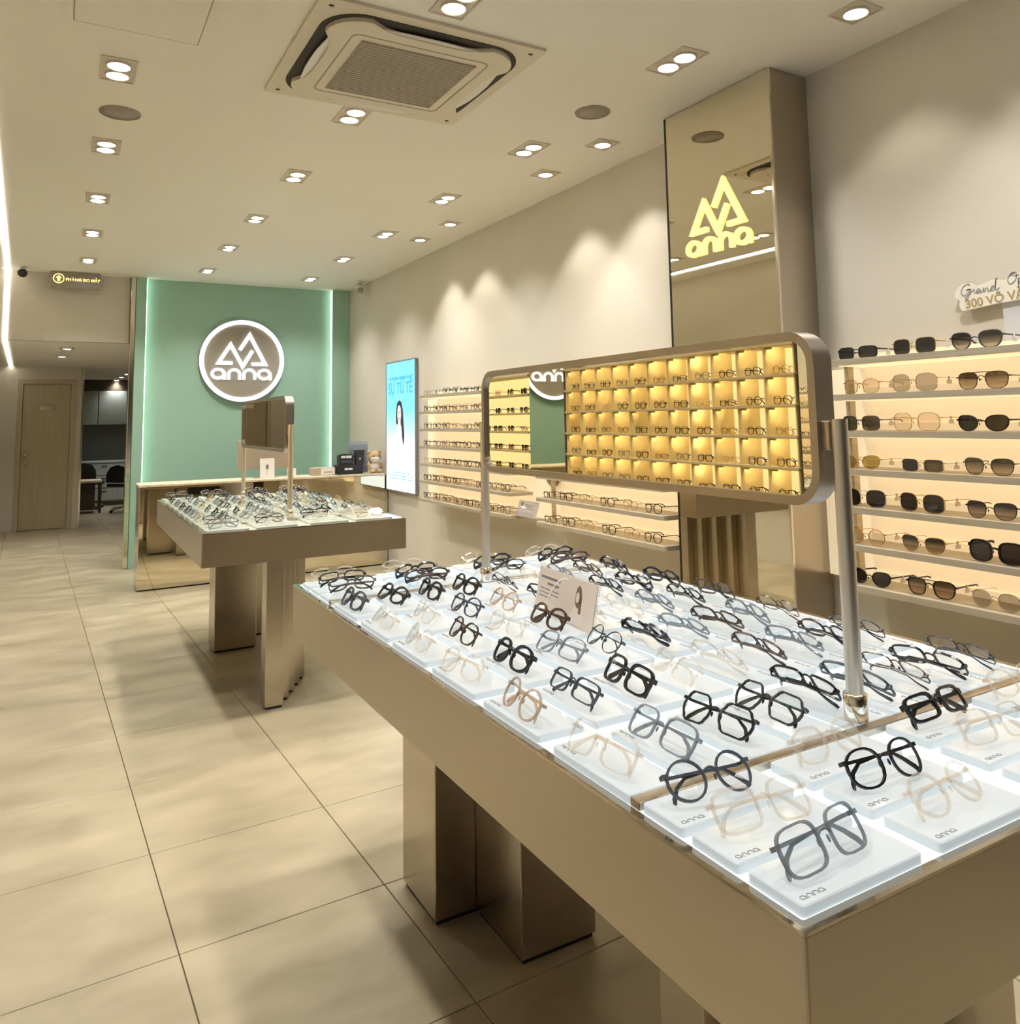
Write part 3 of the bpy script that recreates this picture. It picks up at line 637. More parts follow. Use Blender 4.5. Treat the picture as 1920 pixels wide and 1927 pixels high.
LEAN = math.radians(-36)
def stock(dx, dy, lit, tname, parts):
    bm_ = M['block'] if lit else M['pale_block']; zt = 0.9537; zg = zt+0.0125
    acr = 'frosted acrylic' if lit else 'pale acrylic'
    def blk(me, x, y, rz, lb, g):
        b = inst('display_block', me, [bm_], None, (x+dx, y+dy, zt), (0, 0, rz)); tag(b, lb, 'display block', g)
        if lit: inst('lettering', ANNA, None, b, loc=(-0.078 if me is BLKE else -0.074, -0.030 if me is BLKE else -0.034, 0.01255))
    def pair(st, x, y, rz, lb, seedk):
        k, th, fr = q3(st); rnd = random.Random(seedk)
        R = eyewear(k, th); turn = rnd.uniform(-0.14, 0.14); ln_ = LEAN+rnd.uniform(-0.16, 0.10)
        low = min(v.co.y*math.sin(ln_)+v.co.z*math.cos(ln_) for v in R['one_fold'].vertices)*1.15
        glasses(k, th, fr, 'plain', 'fold', (x+dx, y+dy, zg+0.0006-low), rz+turn, ln_, '%s %s eyeglasses, %s' % (FW[fr], SW[k], lb), 'eyeglasses on the %s' % tname, parts, scale=1.15)
    for li, (x, d) in enumerate(LANES):
        for ri, y in enumerate(ROWS):
            where = '%s from near end in %s lane from aisle, %s' % (ORD[ri], ORD[li], tname)
            rz = -PI/2 if d < 0 else PI/2
            bx_ = x+0.022 if d < 0 else x+0.030
            blk(BLK, bx_, y, rz, '%s block, %s' % (acr, where), 'blocks on the %s' % tname)
            s = ST[li][ri] if lit else ST[(li*2+ri) % 9][(ri*5+li) % 6].replace('thick', 'mid').replace('mid clear', 'thin gold').replace('panto mid black', 'panto mid grey')
            pair(s, x-0.018 if d < 0 else x+0.036, y+(0.030 if li == 4 and ri == 0 else -0.022 if li == 4 and ri == 5 else 0), rz, where, li*10+ri+(0 if lit else 500))
    for xs_, ys_, rz, ss, en in ((NEARX, NEARY, 0.0, SN, 'near end'), (FARX, FARY, PI, SF, 'far end')):
        for ci, x in enumerate(xs_):
            for ri, y in enumerate(ys_):
                where = '%s row from divider, %s from aisle, %s of %s' % (ORD[ri], ORD[ci], en, tname)
                blk(BLKE, x+0.015, y, rz, '%s block, %s' % (acr, where), 'blocks on the %s' % tname)
                pair(ss[ci*3+ri], x, y-0.016 if rz == 0 else y+0.020, rz, where, ci*7+ri+200+(0 if rz == 0 else 60)+(0 if lit else 500))
stock(0, 0, True, 'lit table', True)
stock(FDX, FDY, False, 'unlit table', False)

# table mirrors on two poles
def table_mirror(dx, dy, label, yaw):
    t = empty('table_mirror', (1.235+dx, 1.68+dy, 0.955), (0, 0, yaw)); tag(t, label, 'mirror')
    hy = 0.685; z0, z1 = 1.330-0.955, 1.657-0.955; tk = 0.024
    P = rrect(-hy, hy, z0, z1, 0.062, 8); Q = rrect(-hy+0.017, hy-0.017, z0+0.017, z1-0.017, 0.047, 8)
    fr = MB(); fr.ring(P, Q, -tk, tk, smooth=True); o = fr.build('frame', M['frame_steel'], t); o.matrix_local = basis((0, -1, 0), (0, 0, 1), (-1, 0, 0), (0, 0, 0))
    mg = MB(); mg.prism(Q, -0.012, tk-0.010); o = mg.build('mirror_glass', M['mirror'], t); o.matrix_local = basis((0, -1, 0), (0, 0, 1), (-1, 0, 0), (0, 0, 0))
    for s in (-1, 1):
        py = s*0.714
        p = MB().tube([(0, 0, 0.0118), (0, 0, 0.535)], 0.0145, 18).build('pole', M['pole_steel'], t, loc=(0, py, 0))
        MB().lathe([(0.0146, 0.0), (0.020, 0.001), (0.020, 0.045), (0.0146, 0.047)], 20).build('collar', M['chrome'], p, loc=(0, 0, 0.0118))
        MB().bbox(-0.014, 0.014, min(s*0.683, s*0.703), max(s*0.683, s*0.703), 0.478, 0.532, 0.002).build('bracket', M['steel'], t)
    return t
table_mirror(0, 0, 'long rounded tilting mirror on two poles over the lit table', 0.0123*-1)
table_mirror(FDX-0.01, FDY, 'rounded mirror on two poles over the unlit table', 0.0123*-1)

# advert card standing among the glasses
cd = empty('advert_card', (1.155, 1.80, 0.9715), (0, 0, -0.08)); tag(cd, 'acrylic advert card with a woman\'s picture among the glasses on the lit table', 'card')
M['card'] = mat('pale pink card', (0.62, 0.53, 0.46), 0.6); M['card_arc'] = mat('card arc', (0.74, 0.70, 0.66), 0.6); M['hair'] = mat('printed dark hair', (0.16, 0.11, 0.08), 0.7); M['skin'] = mat('printed skin', (0.70, 0.55, 0.45), 0.7); M['dress'] = mat('printed cream dress', (0.72, 0.62, 0.54), 0.7)
def cardpart(mb, n, m, dz=0.0): o = mb.build(n, m, cd); o.matrix_local = Matrix.Rotation(0, 4, 'Z') @ (Matrix.Translation((0, 0, 0)) @ Matrix.Rotation(0.20, 4, 'Y') @ face_nx((-dz, 0, 0.0))); return o
cardpart(MB().prism(rrect(-0.155, 0.155, 0.002, 0.118, 0.003, 2), 0, 0.003), 'sheet', M['card'])
cardpart(MB().prism(rrect(-0.158, 0.158, 0.0, 0.122, 0.004, 2), -0.004, -0.0005), 'acrylic_back', clearmat('clear acrylic sheet', (0.95, 0.95, 0.94), (0.8, 0.78, 0.75), 0.1))
arcp = [(0.02-0.01+0.10*math.cos(math.radians(a)), 0.004+0.105*math.sin(math.radians(a))) for a in range(180, 84, -6)]
cardpart(MB().stroke(arcp, 0.005, 0, 0.0036), 'arc', M['card_arc'])
cardpart(MB().prism([(0.03, 0.006), (0.108, 0.006), (0.098, 0.04), (0.085, 0.052), (0.06, 0.052), (0.045, 0.035)], 0, 0.0034), 'printed_dress', M['dress'])
cardpart(MB().prism(ell(0.073, 0.075, 0.015, 0.028, 16)+[], 0, 0.0037).prism([(0.078, 0.085), (0.090, 0.08), (0.092, 0.035), (0.080, 0.036)], 0, 0.0037), 'printed_hair', M['hair'])
cardpart(MB().prism(ell(0.070, 0.073, 0.009, 0.013, 14), 0, 0.0040), 'printed_face', M['skin'])
tl = MB()
for y, x0, x1, h in ((0.094, -0.14, -0.03, 0.006), (0.079, -0.10, -0.035, 0.006), (0.064, -0.14, -0.03, 0.0022), (0.054, -0.14, -0.03, 0.0022), (0.044, -0.14, -0.075, 0.0022)):
    tl.box(x0, x1, y-h/2, y+h/2, 0, 0.0034)
cardpart(tl, 'printed_lines', M['ink'])

# ------------------------------------------------------------------ lit wall shelving on the shelf wall
ZS = [1.722, 1.577, 1.427, 1.273, 1.121, 0.971, 0.812]      # upper faces of the seven shelves
XF = 2.80                                                   # front edge of the shelves
def shelf_unit(name, label, y0, y1, bays, yp):
    u = empty(name, (XW, (y0+y1)/2, 0)); tag(u, label, 'shelf unit'); inv = Matrix.Translation(u.location).inverted()
    def put(mb, n, m): o = mb.build(n, m, u); o.matrix_parent_inverse = inv; return o
    put(MB().box(XW-0.045, XW-0.001, y0+0.004, yp, ZS[-1]-0.02, ZS[0]-0.03), 'backlit_panel', M['glow_back'])
    for b0, b1 in bays:
        for k, z in enumerate(ZS):
            mb = MB(); c = 0.018
            poly = [(XF+c, b0), (XW-0.046, b0), (XW-0.046, b1), (XF+c, b1), (XF+0.004, b1-0.006), (XF, b1-c), (XF, b0+c), (XF+0.004, b0+0.006)]
            mb.prism(poly, z-0.024, z); s = put(mb, 'shelf_board', M['shelf'])
            l = MB().box(XF+0.03, XW-0.05, b0+0.03, b1-0.03, z-0.0275, z-0.024).build('light_panel', M['shelf_glow'], s) if k < 6 else None
            pass
            put(MB().box(XW-0.060, XW-0.046, b0+0.02, b1-0.02, z, z+0.030), 'back_rail', M['rail_glow'])
    return put
M['rail_glow'] = mat('lit cream rail', (0.75, 0.62, 0.42), 0.5, emit=(1.0, 0.79, 0.50), es=0.36)  # glow put into the rail colour to lighten it; the rail is no lamp
M['shelf_glow'] = mat('lit shelf underside', (0.8, 0.68, 0.48), 0.5, emit=(1.0, 0.76, 0.42), es=0.6)
putL = shelf_unit('wall_shelf', 'seven tier backlit eyewear shelf between screen and mirror pillar', 3.24, 6.70, [(5.02, 6.70), (3.335, 4.66)], 6.92)
putR = shelf_unit('wall_shelf', 'seven tier backlit sunglasses shelf on the camera side of the mirror pillar', 0.55, 2.245, [(0.55, 2.245)], 2.455)
putR(MB().box(XF+0.10, XF+0.135, 2.225, 2.245, ZS[-1]-0.02, ZS[0]-0.024), 'side_post', M['wood'])
putL(MB().box(XF+0.14, XF+0.165, 4.655, 4.675, ZS[-1], ZS[0]-0.024), 'side_post', M['wood'])
SUN = [['rect mid black dark', 'square thin gold dark', 'brow mid navy grad'], ['panto thin gold pale', 'big thin silver greyl', 'navi thin black browng'],
       ['square thin gunmetal dark', 'big thin gold pale', 'cat mid black dark'], ['cat thin gold olive', 'rect thin silver dark', 'brow thin gunmetal grad'],
       ['big thin silver dark', 'big thin gold dark', 'brow thin black grad'], ['round thin gold pale', 'brow thin gold grad', 'big thick black dark'],
       ['cat mid black dark', 'navi mid black browng', 'panto thin silver greyl']]
LWD = {'dark': 'dark', 'grad': 'graduated smoke', 'browng': 'graduated brown', 'pale': 'pale', 'olive': 'olive', 'greyl': 'light grey', 'plain': 'clear'}
SUNY = [2.13, 1.895, 1.635, 1.385, 1.13, 0.88]
TIER = ['top', 'second', 'third', 'fourth', 'fifth', 'sixth', 'bottom']
for r in range(7):
    for c in range(4):
        k, th, fr, ln = (SUN[r][c] if c < 3 else SUN[(r+3) % 7][2]).split(); rnd = random.Random(r*9+c)
        glasses(k, th, fr, ln, 'open', (XF+0.045, SUNY[c]+rnd.uniform(-0.012, 0.012)+(0.02 if r in (2, 3, 4, 5) and c == 0 else 0), ZS[r]+0.0005), -PI/2+rnd.uniform(-0.08, 0.02), 0.0,
                '%s %s sunglasses with %s lenses, %s tier, %s from pillar' % (FW[fr], SW[k], LWD[ln], TIER[r], ORD[c]), 'sunglasses on the lit wall shelf', True, 'sunglasses', 'sunglasses', True, 1.38)
FRS = ['black', 'tortoise', 'gunmetal', 'brown', 'clear', 'black', 'gold', 'tortoise', 'grey', 'black', 'brown']
KS = ['panto', 'round', 'square', 'panto', 'rect', 'square', 'round', 'panto', 'geo']
for r in range(7):
    ys = [6.60-0.205*i for i in range(8)] if r < 5 else [6.60-0.205*i for i in range(8)]+[4.55, 4.345, 4.12, 3.91, 3.69, 3.485]
    for c, y in enumerate(ys):
        rnd = random.Random(r*31+c); fr = rnd.choice(FRS); k = rnd.choice(KS)
        if y < 4.7: fr = ['tortoise', 'brown', 'gold', 'brown', 'gold', 'tortoise'][c-8]; k = ['rect', 'square', 'round', 'panto', 'round', 'panto'][c-8]
        th = 'thin' if fr in ('gold', 'gunmetal') else 'mid'
        where = ('%s from screen' % ORD[c]) if y > 4.7 else ('%s from pillar' % ORD[5-(c-8)])
        glasses(k, th, fr, 'plain', 'open', (XF+0.045, y+rnd.uniform(-0.012, 0.012), ZS[r]+0.0005), -PI/2+rnd.uniform(-0.05, 0.05), 0.0,
                '%s %s eyeglasses on %s tier of the long wall shelf, %s' % (FW[fr], SW[k], TIER[r], where), 'eyeglasses on the long wall shelf', False, scale=1.12)
# round mirror between the two bays, and the acrylic notice on the bottom shelf
rm = empty('wall_mirror', (XW-0.055, 4.71, 1.16)); tag(rm, 'oval mirror between the two bays of the long wall shelf, mostly hidden', 'mirror')
MB().ring(ell(0, 0, 0.115, 0.135, 32), ell(0, 0, 0.108, 0.128, 32), 0, 0.014, smooth=True).build('frame', M['steel'], rm).matrix_local = face_nx((0, 0, 0))
MB().prism(ell(0, 0, 0.108, 0.128, 32), 0, 0.010).build('mirror_glass', M['bronze_mirror'], rm).matrix_local = face_nx((0, 0, 0))
M['acr'] = clearmat('acrylic notice', (0.85, 0.84, 0.84), (0.62, 0.58, 0.56), 0.45)
an = empty('acrylic_notice', (2.85, 4.88, ZS[6]), (0, 0, 0)); tag(an, 'small acrylic notice holder on the bottom shelf tier', 'notice')
o = MB().prism(rrect(-0.135, 0.135, 0.0, 0.115, 0.003, 2), 0, 0.003).build('sheet', M['acr'], an); o.matrix_local = Matrix.Rotation(0.35, 4, 'Y') @ face_nx((0, 0, 0.001))
tl = MB(); tl.box(-0.10, -0.075, 0.075, 0.105, 0, 0.0036); tl.box(-0.04, 0.08, 0.085, 0.089, 0, 0.0036); tl.box(-0.04, 0.06, 0.072, 0.076, 0, 0.0036); tl.box(-0.04, 0.07, 0.058, 0.062, 0, 0.0036)
o = tl.build('printed_lines', M['ink'], an); o.matrix_local = Matrix.Rotation(0.35, 4, 'Y') @ face_nx((0, 0, 0.001))
MB().box(0.0, 0.045, -0.135, 0.135, 0.0005, 0.003).build('foot', M['acr'], an)

# ------------------------------------------------------------------ screen with the advert
TVY0, TVY1, TVZ0, TVZ1 = 7.265, 8.055, 0.79, 2.105
tv = empty('advert_screen', (XW, (TVY0+TVY1)/2, (TVZ0+TVZ1)/2)); tag(tv, 'tall bright blue advert screen with a woman in white on the wall', 'screen')
hw, hh = (TVY1-TVY0)/2, (TVZ1-TVZ0)/2
def tvp(mb, n, m, dz=0.0): o = mb.build(n, m, tv); o.matrix_local = face_nx((-0.001, 0, 0)); return o
tvp(MB().ring(rrect(-hw-0.012, hw+0.012, -hh-0.012, hh+0.012, 0.012, 3), rrect(-hw, hw, -hh, hh, 0.008, 3), 0, 0.034), 'bezel', M['edge_grey'])
ms = bpy.data.materials.new('blue advert glow'); ms.use_nodes = True; nt = ms.node_tree; nt.nodes.remove(nt.nodes['Principled BSDF'])
tc = nt.nodes.new('ShaderNodeTexCoord'); sp = nt.nodes.new('ShaderNodeSeparateXYZ'); cr = nt.nodes.new('ShaderNodeValToRGB'); em = nt.nodes.new('ShaderNodeEmission'); em.inputs[1].default_value = 1.05
nt.links.new(tc.outputs['Generated'], sp.inputs[0]); nt.links.new(sp.outputs['Y'], cr.inputs[0]); nt.links.new(cr.outputs[0], em.inputs[0]); nt.links.new(em.outputs[0], nt.nodes['Material Output'].inputs[0])
el = cr.color_ramp.elements; el[0].position = 0.12; el[0].color = (0.82, 0.93, 1.0, 1); el[1].position = 0.62; el[1].color = (0.24, 0.70, 1.0, 1)
e2 = el.new(0.36); e2.color = (0.72, 0.88, 0.98, 1)
tvp(MB().prism(rrect(-hw, hw, -hh, hh, 0.008, 3), 0.004, 0.030), 'screen_panel', ms)
ed = lambda n, c, s=1.0: emis('screen '+n, c, s)
HX = -0.03
tvp(MB().prism([(-0.27, -0.30), (-0.24, -0.16), (-0.15, -0.08), (-0.06, -0.05), (0.06, -0.05), (0.15, -0.08), (0.24, -0.16), (0.27, -0.30), (0.22, -0.42), (-0.22, -0.42)], 0.030, 0.0306), 'printed_dress', ed('white dress', (0.80, 0.86, 0.90)))
tvp(MB().prism([(HX-0.085, 0.02), (HX-0.09, 0.14), (HX-0.06, 0.23), (HX, 0.262), (HX+0.06, 0.24), (HX+0.10, 0.16), (HX+0.12, 0.02), (HX+0.14, -0.10), (HX+0.13, -0.16), (HX+0.115, -0.20), (HX+0.085, -0.13), (HX+0.06, 0.0)], 0.030, 0.0310), 'printed_hair', ed('dark hair', (0.055, 0.05, 0.055)))
tvp(MB().prism([(HX-0.03, 0.06), (HX+0.04, 0.06), (HX+0.055, -0.06), (HX-0.06, -0.06)], 0.030, 0.0312).prism(ell(HX, 0.125, 0.055, 0.088, 20), 0.030, 0.0314), 'printed_face', ed('face', (0.78, 0.68, 0.62)))
tvp(MB().prism(ell(HX-0.022, 0.140, 0.012, 0.006, 10), 0.031, 0.0318).prism(ell(HX+0.026, 0.140, 0.012, 0.006, 10), 0.031, 0.0318), 'printed_eye', ed('eyes', (0.12, 0.09, 0.08)))
tvp(MB().prism(ell(HX+0.002, 0.078, 0.018, 0.007, 12), 0.031, 0.0318), 'printed_mouth', ed('mouth', (0.65, 0.25, 0.22)))
deep = ed('deeper blue', (0.10, 0.50, 1.0))
text_mesh('lettering', 'SỰ TỬ TẾ', 0.165, deep, face_nx((XW-0.0315, 7.66, 1.80-0.02)), tv, 0.0004, 0.003, 'CENTER', space=0.95)
bl = MB()
for y, x0, x1, h in ((0.49, -0.30, 0.32, 0.03), (-0.475, -0.24, 0.26, 0.007), (-0.505, -0.30, 0.32, 0.007), (-0.535, -0.30, 0.32, 0.007)):
    n = 9; ww = (x1-x0)/n
    for i in range(n): bl.box(x0+i*ww, x0+i*ww+ww*(0.62+0.25*((i*7) % 3)/2), y-h/2, y+h/2, 0.030, 0.0306)
tvp(bl, 'printed_lines', deep)
for yy in (0.30, -0.05): tvp(MB().box(-yy-0.02, -yy+0.02, hh+0.010, hh+0.022, 0.006, 0.036), 'clip', M['white'])

# ------------------------------------------------------------------ opening board and white panel on the shelf top
wp = tag(MB().bbox(XW-0.018, XW-0.004, 1.05, 1.640, ZS[0]-0.028, 1.905, 0.002).build('poster_board', mat('cool white board', (0.66, 0.66, 0.68), 0.6)), 'plain white board standing on the top sunglasses shelf', 'board')
gb = empty('opening_sign', (XW-0.020, 1.53, 1.95)); tag(gb, 'cloud-shaped cream sign reading Grand Opening 300 VÕ VĂN', 'sign')
ol = [(-0.265, -0.045), (-0.255, -0.062), (-0.235, -0.064), (-0.10, -0.052), (0.15, -0.045), (0.35, -0.040), (0.42, -0.02), (0.42, 0.03), (0.36, 0.075), (0.25, 0.062), (0.15, 0.075), (0.085, 0.09), (0.04, 0.085), (0.0, 0.055), (-0.05, 0.048), (-0.085, 0.030), (-0.125, 0.038), (-0.165, 0.030), (-0.195, 0.026), (-0.225, 0.040), (-0.255, 0.034), (-0.275, 0.012), (-0.278, -0.010), (-0.262, -0.022)]
sm = [(p.x, p.y) for p in spline([(x, y, 0) for x, y in ol+[ol[0]]], 4)][:-1]
MB().prism(sm, 0, 0.010).build('board', mat('cream board', (0.86, 0.80, 0.68), 0.6), gb).matrix_local = face_nx((0, 0, 0))
GREYI = mat('slate script', (0.30, 0.31, 0.32), 0.6); TANI = mat('tan letters', (0.44, 0.33, 0.17), 0.6)
H = 0.042; words_ = [MB(), MB()]
def script(glyph, ox, oy, sc):
    scr = words_[0 if glyph[0][0] < 4 else 1]
    oy += 0.006
    pts = [(p.x, p.y) for p in spline([(ox+x*sc, oy+y*sc, 0) for x, y in glyph], 5)]; scr.stroke(pts, 0.0032, 0, 0.0112)
script([(0.95, 0.80), (0.75, 1.0), (0.30, 0.80), (0.05, 0.25), (0.25, 0.0), (0.65, 0.15), (0.90, 0.50), (0.60, 0.45), (0.95, 0.48), (0.80, 0.0), (0.55, -0.35), (0.40, -0.25), (0.80, 0.05), (1.15, 0.35), (1.25, 0.42), (1.30, 0.15), (1.45, 0.05)], -0.255, -0.012, H)
script([(1.45, 0.05), (1.75, 0.35), (1.60, 0.42), (1.48, 0.15), (1.62, 0.02), (1.80, 0.30), (1.82, 0.05), (2.0, 0.1), (2.12, 0.40), (2.15, 0.05), (2.35, 0.38), (2.48, 0.32), (2.5, 0.05), (2.7, 0.1)], -0.255, -0.012, H)
script([(2.7, 0.1), (3.05, 0.38), (2.88, 0.42), (2.75, 0.15), (2.95, 0.02), (3.15, 0.35), (3.25, 1.0), (3.15, 0.30), (3.25, 0.03), (3.5, 0.2)], -0.255, -0.010, H)
script([(4.9, 0.95), (4.5, 0.85), (4.25, 0.35), (4.45, 0.0), (4.9, 0.30), (5.0, 0.80), (4.75, 1.0), (4.6, 0.85), (4.9, 0.65), (5.2, 0.7)], -0.255, 0.006, H)
script([(5.15, 0.45), (5.1, -0.35), (5.18, 0.35), (5.4, 0.42), (5.45, 0.15), (5.2, 0.05), (5.6, 0.15), (5.85, 0.35), (5.7, 0.42), (5.65, 0.12), (5.9, 0.08)], -0.255, 0.006, H)
script([(5.9, 0.08), (6.05, 0.40), (6.1, 0.05), (6.3, 0.38), (6.42, 0.30), (6.45, 0.05), (6.65, 0.38), (6.7, 0.05), (6.85, 0.38), (6.98, 0.30), (7.0, 0.05), (7.3, 0.38), (7.15, 0.15), (7.35, 0.05), (7.45, 0.38), (7.4, -0.35), (7.2, -0.25), (7.7, 0.2)], -0.255, 0.006, H)
for wd_ in words_: wd_.build('script_word', GREYI, gb).matrix_local = face_nx((0, 0, 0))
bpy.context.view_layer.update()
t = text_mesh('lettering', '300 VÕ VĂN', 0.046, TANI, face_nx((XW-0.0305, 1.770, 1.893)) @ Matrix.Rotation(0.06, 4, 'Z'), gb, 0.0006, 0.0010)

# ------------------------------------------------------------------ aisle wall: cubbies, mirrors and shelves (seen in the table mirror)
lwf = Matrix.Translation((xl(0), 0, 0)) @ Matrix.Rotation(LA, 4, 'Z')       # local y runs along the wall, local x into the room
def onwall(name, y): o = empty(name); o.matrix_world = lwf @ Matrix.Translation((0.002, y, 0)); return o
CY0, CY1, NC = 2.60, 4.72, 11; CD = 0.165; CH = 0.1465; CZ0 = 0.96; NR = 6; CWD = (CY1-CY0)/NC
cu = onwall('cubby_shelf', 0); tag(cu, 'warm lit cubby shelf on the aisle wall, reflected in the table mirror', 'shelf unit')
MB().box(0, 0.012, CY0, CY1, CZ0, CZ0+NR*CH).build('back_panel', M['cubby_back'], cu)
for k in range(NR+1): MB().bbox(0.012, CD, CY0-0.01, CY1+0.01, CZ0+k*CH-0.014, CZ0+k*CH, 0.0015).build('shelf_board', M['cubby_board'], cu)
DIV = MB().box(0.012, CD-0.012, -0.004, 0.004, 0, CH-0.014).mesh('divider'); DIV.materials.append(M['cubby_side'])
PIN = MB().box(0.130, 0.140, -0.018, 0.014, -0.004, 0.006).mesh('lamp_housing'); PIN.materials.append(M['cubby_board'])
for k in range(NR):
    for c in range(NC+1): inst('divider', DIV, None, cu, (0, CY0+c*CWD, CZ0+k*CH))
    for c in range(NC):
        yy = CY0+(c+1)*CWD-0.020
        inst('lamp_housing', PIN, None, cu, (0.0, yy, CZ0+(k+1)*CH-0.020))
        l = bpy.data.lights.new('cubby_light', 'AREA'); l.shape = 'RECTANGLE'; l.size = 0.030; l.size_y = 0.012; l.energy = 0.20; l.color = (1.0, 0.86, 0.54)
        lo = bpy.data.objects.new('cubby_light', l); link(lo, cu); lo.location = (0.128, yy-0.004, CZ0+(k+1)*CH-0.024)
        lo.rotation_euler = Vector((-0.085, 0.030, -0.030)).to_track_quat('-Z', 'Y').to_euler()
def wallpt(x, y, z): return lwf @ Vector((0.002+x, y, z))
n = 0
for k in range(NR-1, -1, -1):
    for c in range(NC):
        rnd = random.Random(k*17+c); fr = rnd.choice(['black', 'black', 'tortoise', 'gunmetal', 'brown', 'clear', 'grey', 'brown', 'black']); kk = rnd.choice(KS)
        glasses(kk, 'thin' if fr == 'gunmetal' else 'mid', fr, 'plain', 'open', wallpt(CD-0.018, CY0+(c+0.46)*CWD, CZ0+k*CH+0.0008), PI/2+LA+rnd.uniform(-0.04, 0.05), 0.0,
                '%s %s eyeglasses in cubby shelf, %s row down, %s cubby along' % (FW[fr], SW[kk], ORD[NR-1-k], ORD[c] if c < 12 else c), 'eyeglasses in the cubby shelf', False, scale=0.88)
for y0, y1, lb in ((4.745, 5.28, 'tall mirror panel on the aisle wall between cubbies and shelf'), (1.95, 2.575, 'tall mirror panel on the aisle wall at the near side of the cubbies')):
    mp = onwall('mirror_panel', 0); tag(mp, lb, 'mirror')
    MB().box(0, 0.150, y0, y1, 0.05, 2.6).build('backing', M['steel'], mp); MB().box(0.1505, 0.156, y0+0.004, y1-0.004, 0.055, 2.595).build('mirror_glass', M['mirror'], mp)
us = onwall('wall_shelf', 0); tag(us, 'lit five tier sunglasses shelf on the aisle wall beyond the mirror panel', 'shelf unit')
MB().box(0, 0.012, 5.30, 6.80, CZ0, CZ0+NR*CH).build('backlit_panel', mat('warm lit panel', (0.78, 0.64, 0.34), 0.6, emit=(1.0, 0.78, 0.36), es=0.75), us)
for k in range(NR+1): MB().bbox(0.012, CD, 5.29, 6.81, CZ0+k*CH-0.014, CZ0+k*CH, 0.0015).build('shelf_board', M['cubby_board'], us)
for k in range(1, NR):
    for c in range(5):
        rnd = random.Random(k*5+c+900); fr, ln = rnd.choice([('black', 'dark'), ('gold', 'pale'), ('gunmetal', 'grad'), ('brown', 'browng'), ('black', 'grad')]); kk = rnd.choice(['square', 'round', 'brow', 'panto'])
        glasses(kk, 'thin' if fr in ('gold', 'gunmetal') else 'mid', fr, ln, 'open', wallpt(CD-0.03, 5.42+c*0.24, CZ0+k*CH+0.0005), PI/2+LA+rnd.uniform(-0.15, 0.15), 0.0,
                '%s %s sunglasses on aisle wall shelf, %s tier down, %s from mirror panel' % (FW[fr], SW[kk], ORD[NR-1-k], ORD[c]), 'sunglasses on the aisle wall shelf', False, 'sunglasses', 'sunglasses')

# ------------------------------------------------------------------ counter and what stands on it
ct = empty('counter', (1.84, 8.265, 0)); tag(ct, 'polished champagne steel reception counter before the green wall', 'counter'); inv = Matrix.Translation(ct.location).inverted()
for mb, n, m in ((MB().bbox(0.64, 3.035, 8.08, 8.45, 0.012, 0.930, 0.003), 'body', M['counter_mirror']), (MB().bbox(0.632, 3.04, 8.072, 8.46, 0.930, 0.952, 0.003), 'top', M['wood']),
                 (MB().box(0.66, 3.02, 8.10, 8.43, 0.0, 0.012), 'plinth', M['rubber'])):
    o = mb.build(n, m, ct); o.matrix_parent_inverse = inv
ZK = 0.952
mo = empty('monitor', (1.80, 8.33, ZK)); tag(mo, 'desktop monitor on the counter seen from behind', 'monitor')
MB().bbox(-0.26, 0.26, -0.012, 0.018, 0.085, 0.375, 0.008, seg=2).build('back_shell', mat('champagne monitor back', (0.50, 0.42, 0.32), 0.4, 0.5), mo)
MB().box(-0.25, 0.25, 0.018, 0.021, 0.095, 0.365).build('display', M['black'], mo)
MB().tube([(0, -0.02, 0.006), (0, -0.05, 0.06), (0, -0.014, 0.18)], 0.012, 10).build('stand_arm', M['pole_steel'], mo)
MB().bbox(-0.11, 0.11, -0.07, 0.07, 0.0, 0.008, 0.002).build('stand_foot', M['pole_steel'], mo)
cs = empty('card_stand', (1.808, 8.20, ZK)); tag(cs, 'white card stand with small dark symbol on the counter', 'card stand')
o = MB().prism(rrect(-0.071, 0.071, 0, 0.196, 0.003, 2), 0, 0.003).build('card', M['white'], cs); o.matrix_local = Matrix.Rotation(-0.12, 4, 'X') @ face_ny((0, 0, 0.0))
o = MB().prism([(-0.014, 0.09), (0.014, 0.09), (0.014, 0.125), (0.007, 0.135), (-0.007, 0.135), (-0.014, 0.125)], 0, 0.0036).stroke([(0.0, 0.09), (-0.004, 0.06), (-0.010, 0.03)], 0.003, 0, 0.0036).build('printed_symbol', M['ink'], cs); o.matrix_local = Matrix.Rotation(-0.12, 4, 'X') @ face_ny((0, 0, 0.0))
MB().box(-0.071, 0.071, 0.0, 0.06, 0.0, 0.003).build('foot', M['white'], cs)
sc2 = empty('card_stand', (2.055, 8.22, ZK)); tag(sc2, 'narrow white card stand beside the mirror pole on the counter', 'card stand')
o = MB().prism(rrect(-0.045, 0.045, 0, 0.085, 0.003, 2), 0, 0.003).build('card', M['white'], sc2); o.matrix_local = Matrix.Rotation(-0.12, 4, 'X') @ face_ny((0, 0, 0))
MB().box(-0.045, 0.045, 0.0, 0.05, 0.0, 0.003).build('foot', M['white'], sc2)
wb = empty('carton', (2.375, 8.24, ZK)); tag(wb, 'low pale carton lying on the counter', 'box')
MB().bbox(-0.115, 0.115, -0.07, 0.08, 0.0, 0.078, 0.003).build('box_body', mat('kraft carton', (0.46, 0.37, 0.26), 0.7), wb)
MB().box(-0.035, 0.112, -0.0715, -0.070, 0.006, 0.072).build('paper_label', M['white'], wb); MB().box(0.0, 0.09, -0.0725, -0.0715, 0.026, 0.040).build('printed_lines', M['grille'], wb)
bx1 = empty('black_box', (2.645, 8.20, ZK)); tag(bx1, 'flat black box with a small pale label on the counter', 'box')
